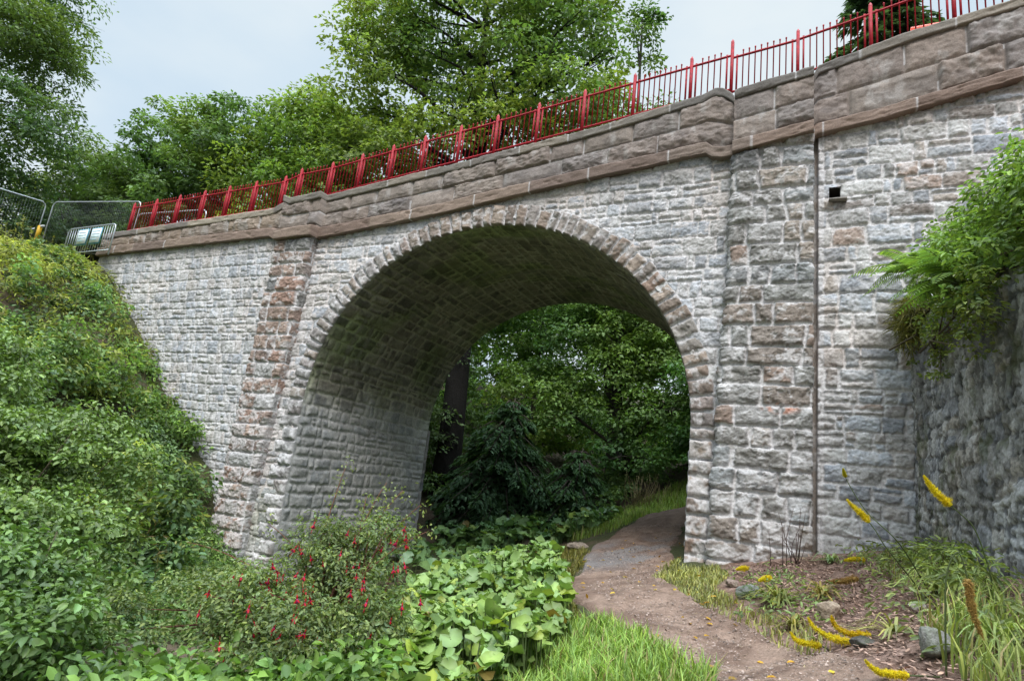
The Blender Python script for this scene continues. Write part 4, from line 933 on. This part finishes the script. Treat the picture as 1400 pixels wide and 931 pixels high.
mb = MB(); x, y = scatter([(5.2,-7),(6.4,-7),(6.1,-4.4),(5.0,-2.6),(4.1,-.3),(4.0,4),(2.2,4),(2.4,0),(3.2,-1.8),(4.6,-4)], 14000, rg); m = on_path(x, y, -.05) & (fbm(x * 2, y * 2, 3, 96) + .25 * rg.random(len(x)) > .56); x, y = x[m], y[m]
g_ = rg.random(len(x)); r_s = (.005 + .010 * g_ ** 3)
leaves(mb, np.c_[x, y, tz(x, y) + .055], rdir(len(x), rg) * (1, 1, .2), rdir(len(x), rg) * .4 + (0, 0, 1), r_s * 2, r_s * 1.6, leafcol(len(x), (.24, .185, .16), .6, .0, rg), -.25, .1, False, rg)
tag(mb.build('path_gravel', M_attr), kind='stuff')
# rocks
def rock(label, x, y, r, col, seed, moss=0, name='rock', sink=.3, sq=(1.1, .9, .75)):
    rg = np.random.default_rng(seed); nu, nv = 72, 40; th_, ph = np.meshgrid(np.linspace(0, 2 * np.pi, nu), np.linspace(0, np.pi, nv))
    d = np.stack([np.sin(ph) * np.cos(th_), np.sin(ph) * np.sin(th_), np.cos(ph)], -1)
    rr = np.ones(d.shape[:2])
    for k in range(17):
        n_ = rdir(1, rg)[0]; rr = np.minimum(rr, rg.uniform(.58, .84) / np.maximum((d @ n_), .05))
    wob = fbm(d[..., 0] * 3 + d[..., 2] * 2 + 7, d[..., 1] * 3 + 5, 4, seed); rr = np.minimum(rr, 1.05) * (.85 + .26 * wob + .10 * (fbm(d[..., 0] * 11 + 3, d[..., 1] * 9 + d[..., 2] * 8, 3, seed + 8) - .5)); rr[:, -1] = rr[:, 0]
    P = d * rr[..., None] * r * np.array(sq)
    c = np.asarray(col) * (.45 + .6 * wob + .5 * fbm(d[..., 0] * 8, d[..., 1] * 8 + d[..., 2] * 7, 4, seed + 9, .65))[..., None]; 
    if moss: c = mixc(c, c * 0 + (.05, .085, .02), sst(.45, .6, fbm(d[..., 0] * 2.5, d[..., 2] * 2.5, 3, seed + 3)) * moss)
    o = grid_obj(name, P, M_rock, col=c, flip=True); o.location = (x, y, tz1(x, y) + r * sq[2] * (1 - sink) * .8); o.rotation_euler = (0, 0, rg.uniform(0, 6)); return tag(o, label, 'rock', 'rocks beside the path')
rock('large grey rounded boulder at the bottom right corner of the flower bed', 6.62, -5.4, .115, (.21, .205, .19), 1, .25, sq=(.95, .95, 1.05), sink=.2)
rock('beige sandstone rock at the edge of the bed beside the path', 6.1, -3.4, .15, (.33, .26, .20), 2, 0)
rock('mossy grey rock at the left end of the bed near the pilaster', 5.32, -2.5, .14, (.17, .18, .17), 3, .8)
rock('small brown rock behind the mossy one at the pilaster foot', 5.1, -1.9, .09, (.25, .19, .16), 4, .3)
rock('pale flat stone in the middle of the bed', 6.73, -4.0, .10, (.34, .30, .27), 5, 0, sq=(1.2, .9, .5))
rock('dark low rock below the cluster of yellow flowers', 6.3, -4.6, .10, (.11, .105, .10), 6, .3, sq=(1.2, .9, .6))
rock('flat sandstone slab at the left edge of the path under the arch', 1.55, 2.6, .26, (.30, .24, .20), 7, .1, sq=(1.3, .9, .45))

# foxtail lilies (yellow flower spikes)
def spike(label, base, pts, flower, fcol, seed, fr=.022, leavesn=0):
    """stem through pts (absolute); flower = fraction of the end that carries florets"""
    rg = np.random.default_rng(seed); base = np.array(base, float); root = tag(empty('foxtail_lily', base), label, 'flower', 'yellow foxtail lilies in the flower bed')
    A = np.array([base] + list(pts), float); t_ = np.linspace(0, len(A) - 1, 50)
    i = np.clip(t_.astype(int), 0, len(A) - 2); f = (t_ - i)[:, None]; p0 = A[np.maximum(i - 1, 0)]; p1 = A[i]; p2 = A[i + 1]; p3 = A[np.minimum(i + 2, len(A) - 1)]
    C_ = .5 * (2 * p1 + (p2 - p0) * f + (2 * p0 - 5 * p1 + 4 * p2 - p3) * f ** 2 + (3 * p1 - p0 - 3 * p2 + p3) * f ** 3) - base
    mb = MB(); mb.tube(C_, np.linspace(.006, .003, 50), 5, (.09, .12, .045)); mb.build('stem', M_leaf, root)
    L_ = np.r_[0, np.cumsum(np.linalg.norm(np.diff(C_, axis=0), axis=1))]; s0 = L_[-1] - flower
    n = 1100; s = rg.uniform(s0, L_[-1], n); q_ = (s - s0) / flower
    P = np.stack([np.interp(s, L_, C_[:, k]) for k in range(3)], 1); T_ = unit(np.stack([np.interp(s, L_, np.gradient(C_[:, k])) for k in range(3)], 1))
    o = rdir(n, rg); o = unit(o - T_ * (o * T_).sum(1)[:, None]); rr = 1.1 * fr * (.85 + .3 * vn(s * 60, s * 0 + seed, seed)) * np.sqrt(np.clip(1.02 - q_, 0, 1)) * np.clip(q_ * 8 + .4, 0, 1)
    fc = np.asarray(fcol) * (1 - .5 * (np.clip(1 - q_ * 2.2, 0, 1))[:, None] * np.array([.08, .22, .2])) * (.75 + .4 * rg.random((n, 1)))
    mb = MB(); leaves(mb, P + o * rr[:, None] * .45, o + T_ * .6 + rdir(n, rg) * .4, T_ + rdir(n, rg) * .5, rr * .6 + .004, .006, fc, .3, .1, True, rg)
    k_ = rg.random(n) < .4; leaves(mb, P[k_] + o[k_] * rr[k_][:, None] * .6, o[k_] + T_[k_] * .4 + rdir(k_.sum(), rg) * .4, rdir(k_.sum(), rg), rr[k_] * .9 + .004, .0022, fc[k_] * (1.05, 1.0, .8), .1, .1, True, rg)
    st = np.interp(np.linspace(s0, L_[-1], 14), L_, np.arange(50)); core = np.stack([np.interp(st, np.arange(50), C_[:, k]) for k in range(3)], 1)
    mb.tube(core, fr * .55 * np.sqrt(np.linspace(1, .03, 14)), 8, np.asarray(fcol) * .8)
    mb.build('flower_spike', M_petal, root)
    return root
YE = (.86, .78, .04); TA = (.40, .27, .08)
spike('arching stalk whose yellow spike hangs in front of the pale bridge wall', at(6.85, -3.6), [(6.62, -4.0, -1.5), (6.49, -4.09, -1.34), (6.42, -4.09, -1.22), (6.33, -4.08, -1.11), (6.25, -4.08, -1.04), (6.22, -4.08, -1.0)], .24, YE, 1, .027)
spike('thin stalk with a tiny yellow bud at its top, in front of the bridge wall', at(6.9, -3.4), [(6.6, -4.1, -1.32), (6.37, -4.08, -1.09), (6.23, -4.08, -.86), (6.19, -4.09, -.74)], .08, (.55, .55, .03), 2, .014)
spike('highest yellow spike, hanging in front of the dark old wall', at(7.05, -4.5), [(7.06, -4.76, -1.5), (7.02, -4.78, -1.28), (6.97, -4.77, -1.12), (6.89, -4.76, -1.03), (6.76, -4.74, -.9), (6.69, -4.74, -.79)], .26, YE, 3, .028)
spike('short yellow spike lying at the path edge, leftmost of the low cluster', at(6.35, -4.1), [(6.13, -4.26, -2.2), (6.03, -4.25, -2.19), (5.9, -4.25, -2.19), (5.83, -4.25, -2.18), (5.79, -4.24, -2.13)], .26, YE, 4, .027)
spike('yellow spike with upturned tip in the centre of the low cluster', at(6.5, -4.2), [(6.38, -4.36, -2.09), (6.23, -4.35, -2.10), (6.1, -4.34, -2.1), (5.97, -4.33, -2.05), (5.92, -4.32, -1.98)], .36, YE, 5, .030)
spike('yellow spike with brown base crossing behind the low cluster', at(6.65, -4.1), [(6.53, -4.31, -2.0), (6.36, -4.3, -2.03), (6.21, -4.29, -2.05), (6.12, -4.28, -2.01), (6.09, -4.27, -1.94)], .34, (.72, .56, .02), 6, .030)
spike('yellow spike lowest in the photo, near the big boulder', at(6.6, -5.75), [(6.5, -5.78, -1.99), (6.39, -5.77, -2.01), (6.3, -5.76, -2.02), (6.25, -5.75, -2.0), (6.22, -5.75, -1.97)], .24, YE, 7, .023)
spike('faded tan spike hanging from a tall arching stem at the right', at(6.62, -5.75), [(6.62, -5.78, -1.7), (6.64, -5.76, -1.42), (6.70, -5.74, -1.29), (6.735, -5.75, -1.4), (6.75, -5.76, -1.58), (6.79, -5.79, -1.74)], .32, TA, 8, .024)
spike('small yellow flower head by the mossy rock', at(5.6, -2.1), [(5.52, -2.05, -1.93), (5.4, -2.02, -1.98)], .16, YE, 9, .035)
spike('small yellow flower head close to the pilaster foot', at(5.25, -1.2), [(5.2, -1.2, -1.93), (5.07, -1.2, -1.96)], .16, YE, 10, .035)
spike('small yellow flower head at the foot of the wall beyond the bed', at(6.6, -1.0), [(6.52, -1.0, -1.62), (6.34, -1.0, -1.66)], .24, YE, 11, .035)
spike('dull orange flower head lying on the mulch in the middle of the bed', at(6.5, -2.1), [(6.4, -2.15, -1.78), (6.3, -2.16, -1.82), (6.1, -2.2, -1.86)], .34, TA, 12, .04)
# strap-leaved plants in the bed
def strap(label, x, y, n, ln, seed, col, name='lily_clump', dirx=0):
    rg = np.random.default_rng(seed); b = at(x, y); root = tag(empty(name, b), label, 'plant', 'strap leaved clumps'); mb = MB()
    for i in range(n):
        a = rg.uniform(0, 2 * np.pi); L_ = ln * rg.uniform(.5, 1.15); el = rg.uniform(.35, 1.2); q_ = np.linspace(0, 1, 9); d = np.array([math.cos(a), math.sin(a), 0])
        P = d * (q_ * L_ * math.cos(el))[:, None] + np.array([0, 0, 1]) * (L_ * (math.sin(el) * q_ - .8 * q_ ** 2.3))[:, None]; P[:, 2] = np.maximum(P[:, 2], .01)
        sd = np.array([-d[1], d[0], 0]); w = .011 * (1 - q_ ** 2) + .001
        V = np.stack([P - sd * w[:, None], P + sd * w[:, None]], 1).reshape(-1, 3); k = np.arange(8) * 2
        mb.add(V, [np.stack([k, k + 1, k + 3, k + 2], 1)], leafcol(1, col, .25, .4, rg)[0])
    mb.build('leaves', M_grass, root); return root
strap('flopped yellowish strap leaves at the path edge beside the mossy rock', 5.65, -2.7, 70, .62, 1, (.16, .19, .06))
strap('upright green strap leaves at the foot of the right wall', 6.2, -.75, 30, .5, 2, (.09, .15, .06))
strap('large clump of arching strap leaves at the foot of the old wall', 6.98, -3.5, 60, .75, 3, (.11, .17, .045))
strap('strap leaves at the right edge of the photo beside the boulder', 6.95, -5.4, 50, .6, 4, (.10, .16, .045))
strap('small leaf clump between the beige rock and the flat stone', 6.5, -4.6, 40, .5, 5, (.12, .15, .05))
shrub('leafy_perennial', 'broad leaved green plants crowding the base of the old wall', at(7.15, -2.6), [(0, 0, .16, .2, .9, .2), (-.1, -1.4, .16, .25, .8, .22), (0, 1.2, .12, .22, .7, .18)], (.075, .12, .035), .075, 80, 16, .2, .28, 88, M_leaf, 10, 'plant', .4)
lowgrowth('bed_weeds', [[(5.0,-1.4),(5.6,-1.0),(6.3,-2.6),(6.2,-4.3),(5.6,-3.3)], [(6.4,-.5),(7.2,-.4),(7.3,-5.6),(6.7,-5.8),(6.6,-3)]], 101,
    [(55, .08, 16, .06, .4, (.08, .13, .04)), (90, .14, 16, .07, .35, (.09, .13, .045))])
strap('withered straw coloured leaves fallen over the mulch in mid bed', 6.05, -2.6, 46, .5, 6, (.22, .20, .08))
strap('pale flattened leaf tuft on the path side of the beige rock', 5.8, -3.5, 40, .42, 7, (.19, .19, .07))
# dead stalks by the pilaster foot, dry stalks beyond the arch
def stalks(name, label, x, y, n, ln, seed, col, spread=.25):
    rg = np.random.default_rng(seed); root = tag(empty(name, at(x, y)), label, 'plant'); mb = MB()
    for i in range(n):
        b = np.r_[rg.normal(0, spread * .4, 2), -.03]; d = np.r_[rg.normal(0, .35, 2), 1]; L_ = ln * rg.uniform(.5, 1.1); e = b + d * L_
        mb.tube([b, (b + e) / 2 + rg.normal(0, .03, 3), e], [.006, .005, .0025], 5, col)
    mb.build('stems', M_bark, root)
stalks('dead_stalks', 'bunch of bare dark stems at the foot of the right pilaster', 5.75, -.75, 12, .75, 1, (.08, .05, .045))
stalks('dry_stalks', 'straw coloured dry stalks beside the path beyond the arch', 1.6, 8.6, 60, 1.0, 2, (.30, .24, .12), .6)

# ------------------------------------------------------------------ FENCES AND SITE THINGS ON THE APPROACH
def mesh_fence(name, label, p0, p1, z0, h, cat='fence', group='temporary mesh fence panels', mesh_step=.09, dz=0.):
    p0 = np.array(p0, float); p1 = np.array(p1, float); L_ = np.linalg.norm(p1 - p0); d = (p1 - p0) / L_
    root = tag(empty(name, (p0[0], p0[1], z0)), label, cat, group)
    c = .18; pts = [(0, 0)] + [(0, h - c)] + [(c * (1 - math.cos(a)), h - c + c * math.sin(a)) for a in np.linspace(.3, 1.57, 4)] + [(L_ - c + c * math.sin(a), h - c + c * math.cos(a)) for a in np.linspace(0, 1.27, 4)] + [(L_, h - c), (L_, 0)]
    tube = lambda mb, pp, r, n=6: mb.tube([(d[0] * a, d[1] * a, b + dz * a / L_) for a, b in pp], r, n)
    mb = MB(); tube(mb, pts, .021, 8); tube(mb, [(0, .16), (L_, .16)], .019); mb.build('frame', M_galv, root, True)
    mb = MB()
    for k in range(1, int(L_ / mesh_step)): tube(mb, [(k * mesh_step, .16), (k * mesh_step, h - .02)], .001, 3)
    for zz_ in np.arange(.16, h, .26): tube(mb, [(0, zz_), (L_, zz_)], .001, 3)
    mb.build('wire_mesh', M_galv, root)
    mb = MB(); mb.box((-.12, -.3, -.13), (.12, .3, .0), (.05, .05, .05)); mb.build('foot_block', M_paint, root)
    return root
f1 = mesh_fence('mesh_fence', 'wire mesh fence panel left of the yellow clamp', (-18.55, .55), (-18.3, -2.95), 4.5, 2.05, dz=-.5)
f2 = mesh_fence('mesh_fence', 'wire mesh fence panel right of the yellow clamp, across the end of the bridge', (-18.45, .72), (-13.9, 1.05), 4.60, 2.05, dz=-.28)
mb = MB(); mb.box((-.06, -.05, .75), (.06, .05, 1.25), (.55, .33, .02)); mb.box((-.1, -.03, 1.2), (.24, .03, 1.26), (.5, .5, .5)); mb.box((-.04, -.06, .6), (.05, .06, .76), (.5, .3, .03))
o = mb.build('clamp', M_paint, f1); o.location = (.06, .0, -.1); o['label'] = 'yellow panel clamp'
f3 = mesh_fence('mesh_fence', 'low slanting galvanised frame behind the first red railing posts', (-12.95, .5), (-10.1, .75), roadz(-12) + .1, .95, mesh_step=.12)
# crowd barrier with hung notices
bz = tz1(-13, -.5)
br = tag(empty('crowd_barrier', (-14.3, -.55, 3.75)), 'grey steel pedestrian barrier with two white notices at the parapet end', 'barrier')
mb = MB(); c = .12; L_, h = 2.3, .95
pp = [(0, 0), (0, h - c), (c * .3, h - c * .3), (c, h), (L_ - c, h), (L_ - c * .3, h - c * .3), (L_, h - c), (L_, 0)]
mb.tube([(a, 0, b) for a, b in pp], .02, 8); mb.tube([(0, 0, .15), (L_, 0, .15)], .016, 6); mb.build('frame', M_galv, br, True)
mb = MB()
for k in range(1, 19): mb.tube([(k * .121, 0, .15), (k * .121, 0, h)], .008, 5)
mb.build('bars', M_galv, br)
for k in (0, 1):
    mb = MB(); x0 = .62 + .66 * k; mb.box((x0, -.05, .36), (x0 + .5, -.03, .86), (.10, .28, .36)); mb.box((x0 + .02, -.056, .40), (x0 + .48, -.052, .83), (.72, .78, .8))
    for q_ in range(4): mb.box((x0 + .07, -.0595, .74 - .085 * q_), (x0 + .43 - .1 * (q_ == 3), -.058, .765 - .085 * q_), (.25, .42, .5))
    mb.build('notice', M_paint, br)
lp = tag(empty('street_lamp', (-27.2, 2.2, 4.6)), 'small grey street lamp behind the mesh fence at the left edge', 'street lamp')
mb = MB(); mb.tube([(0, 0, 0), (0, 0, 3.0)], [.07, .05], 8, (.4, .42, .43)); mb.build('column', M_paint, lp, True)
mb = MB(); mb.box((-.1, -.1, 2.98), (.95, .1, 3.1), (.5, .52, .53)); mb.build('lamp_head', M_paint, lp)
ob = tag(empty('road_barrier', (7.55, .95, roadz(8))), 'orange plastic road barrier behind the railing at the top right', 'barrier')
mb = MB(); h = .95
V = []
for x in (0, 1.9):
    V += [(x, -.2, 0), (x, .2, 0), (x, .07, .5), (x, .06, h - .06), (x, .02, h), (x, -.02, h), (x, -.06, h - .06), (x, -.07, .5)]
mb.add(V, [[(k, (k + 1) % 8, 8 + (k + 1) % 8, 8 + k) for k in range(8)], [tuple(range(7, -1, -1)), tuple(range(8, 16))]], (.75, .07, .02)); mb.build('body', M_paint, ob)
mb = MB(); mb.box((.3, -.085, .55), (1.6, -.078, .72), (.75, .75, .72)); mb.build('reflective_strip', M_paint, ob)

# ------------------------------------------------------------------ WORLD, SUN, CAMERA
w = bpy.data.worlds.new('World'); SC.world = w; w.use_nodes = True
N, L = w.node_tree.nodes, w.node_tree.links; bg = N['Background']
SUN_EL, SUN_AZ = math.radians(52), math.radians(200)
sky = N.new('ShaderNodeTexSky'); sky.sky_type = 'NISHITA'; sky.sun_disc = False; sky.sun_elevation = SUN_EL; sky.sun_rotation = math.radians(160); sky.air_density = 1.2; sky.dust_density = 4; sky.ozone_density = 1.5
tc = N.new('ShaderNodeTexCoord'); sep = N.new('ShaderNodeSeparateXYZ'); L.new(tc.outputs['Generated'], sep.inputs[0])
mr = N.new('ShaderNodeMapRange'); mr.inputs['From Min'].default_value = .72; mr.inputs['From Max'].default_value = .95; mr.inputs['To Min'].default_value = 4.35; mr.inputs['To Max'].default_value = 32
L.new(sep.outputs['Z'], mr.inputs['Value'])
no = N.new('ShaderNodeTexNoise'); no.inputs['Scale'].default_value = 2.2; no.inputs['Detail'].default_value = 5; no.inputs['Roughness'].default_value = .5
mp = N.new('ShaderNodeMapping'); mp.inputs['Scale'].default_value = (1, 1, 2.2); L.new(tc.outputs['Generated'], mp.inputs['Vector']); L.new(mp.outputs[0], no.inputs['Vector'])
cr = N.new('ShaderNodeValToRGB'); cr.color_ramp.elements[0].position = .36; cr.color_ramp.elements[0].color = (.72, .885, 1.03, 1); cr.color_ramp.elements[1].position = .64; cr.color_ramp.elements[1].color = (.93, 1.03, 1.08, 1)
L.new(no.outputs['Fac'], cr.inputs['Fac'])
cl = N.new('ShaderNodeVectorMath'); cl.operation = 'SCALE'; L.new(cr.outputs['Color'], cl.inputs[0]); L.new(mr.outputs['Result'], cl.inputs['Scale'])
mx = N.new('ShaderNodeMix'); mx.data_type = 'RGBA'; mx.inputs[0].default_value = .95; L.new(sky.outputs[0], mx.inputs[6]); L.new(cl.outputs[0], mx.inputs[7])
L.new(mx.outputs[2], bg.inputs['Color']); bg.inputs['Strength'].default_value = .1
sl = bpy.data.lights.new('sun', 'SUN'); sl.energy = 1.5; sl.angle = math.radians(25); sl.color = (1, .97, .93)
so = bpy.data.objects.new('sun', sl); COL.objects.link(so)
# light comes from behind the camera, a little to the right
ld = Vector((-.34, .86, -1.15)).normalized(); so.rotation_euler = ld.to_track_quat('-Z', 'Y').to_euler()
az = math.atan2(-ld.x, -ld.y); sky.sun_rotation = az; sky.sun_elevation = math.asin(-ld.z)

cam = bpy.data.cameras.new('camera'); co = bpy.data.objects.new('camera', cam); COL.objects.link(co)
cam.sensor_width = 36; cam.lens = 21.492; cam.clip_end = 2000; cam.clip_start = .05
r_ = Vector((.90061, .41897, .11556)); u_ = Vector((-.00622, -.25344, .96733)); f_ = Vector((-.43457, .87191, .22565))
m4 = Matrix(((r_.x, u_.x, -f_.x, 5.89903), (r_.y, u_.y, -f_.y, -10.26414), (r_.z, u_.z, -f_.z, -1.20096), (0, 0, 0, 1)))
co.matrix_world = m4; SC.camera = co
SC.view_settings.view_transform = 'Standard'; SC.view_settings.look = 'None'; SC.view_settings.exposure = 1.02; SC.view_settings.gamma = 1
SC.cycles.max_bounces = 6; SC.cycles.diffuse_bounces = 3; SC.cycles.transmission_bounces = 3
SC.cycles.use_denoising = True
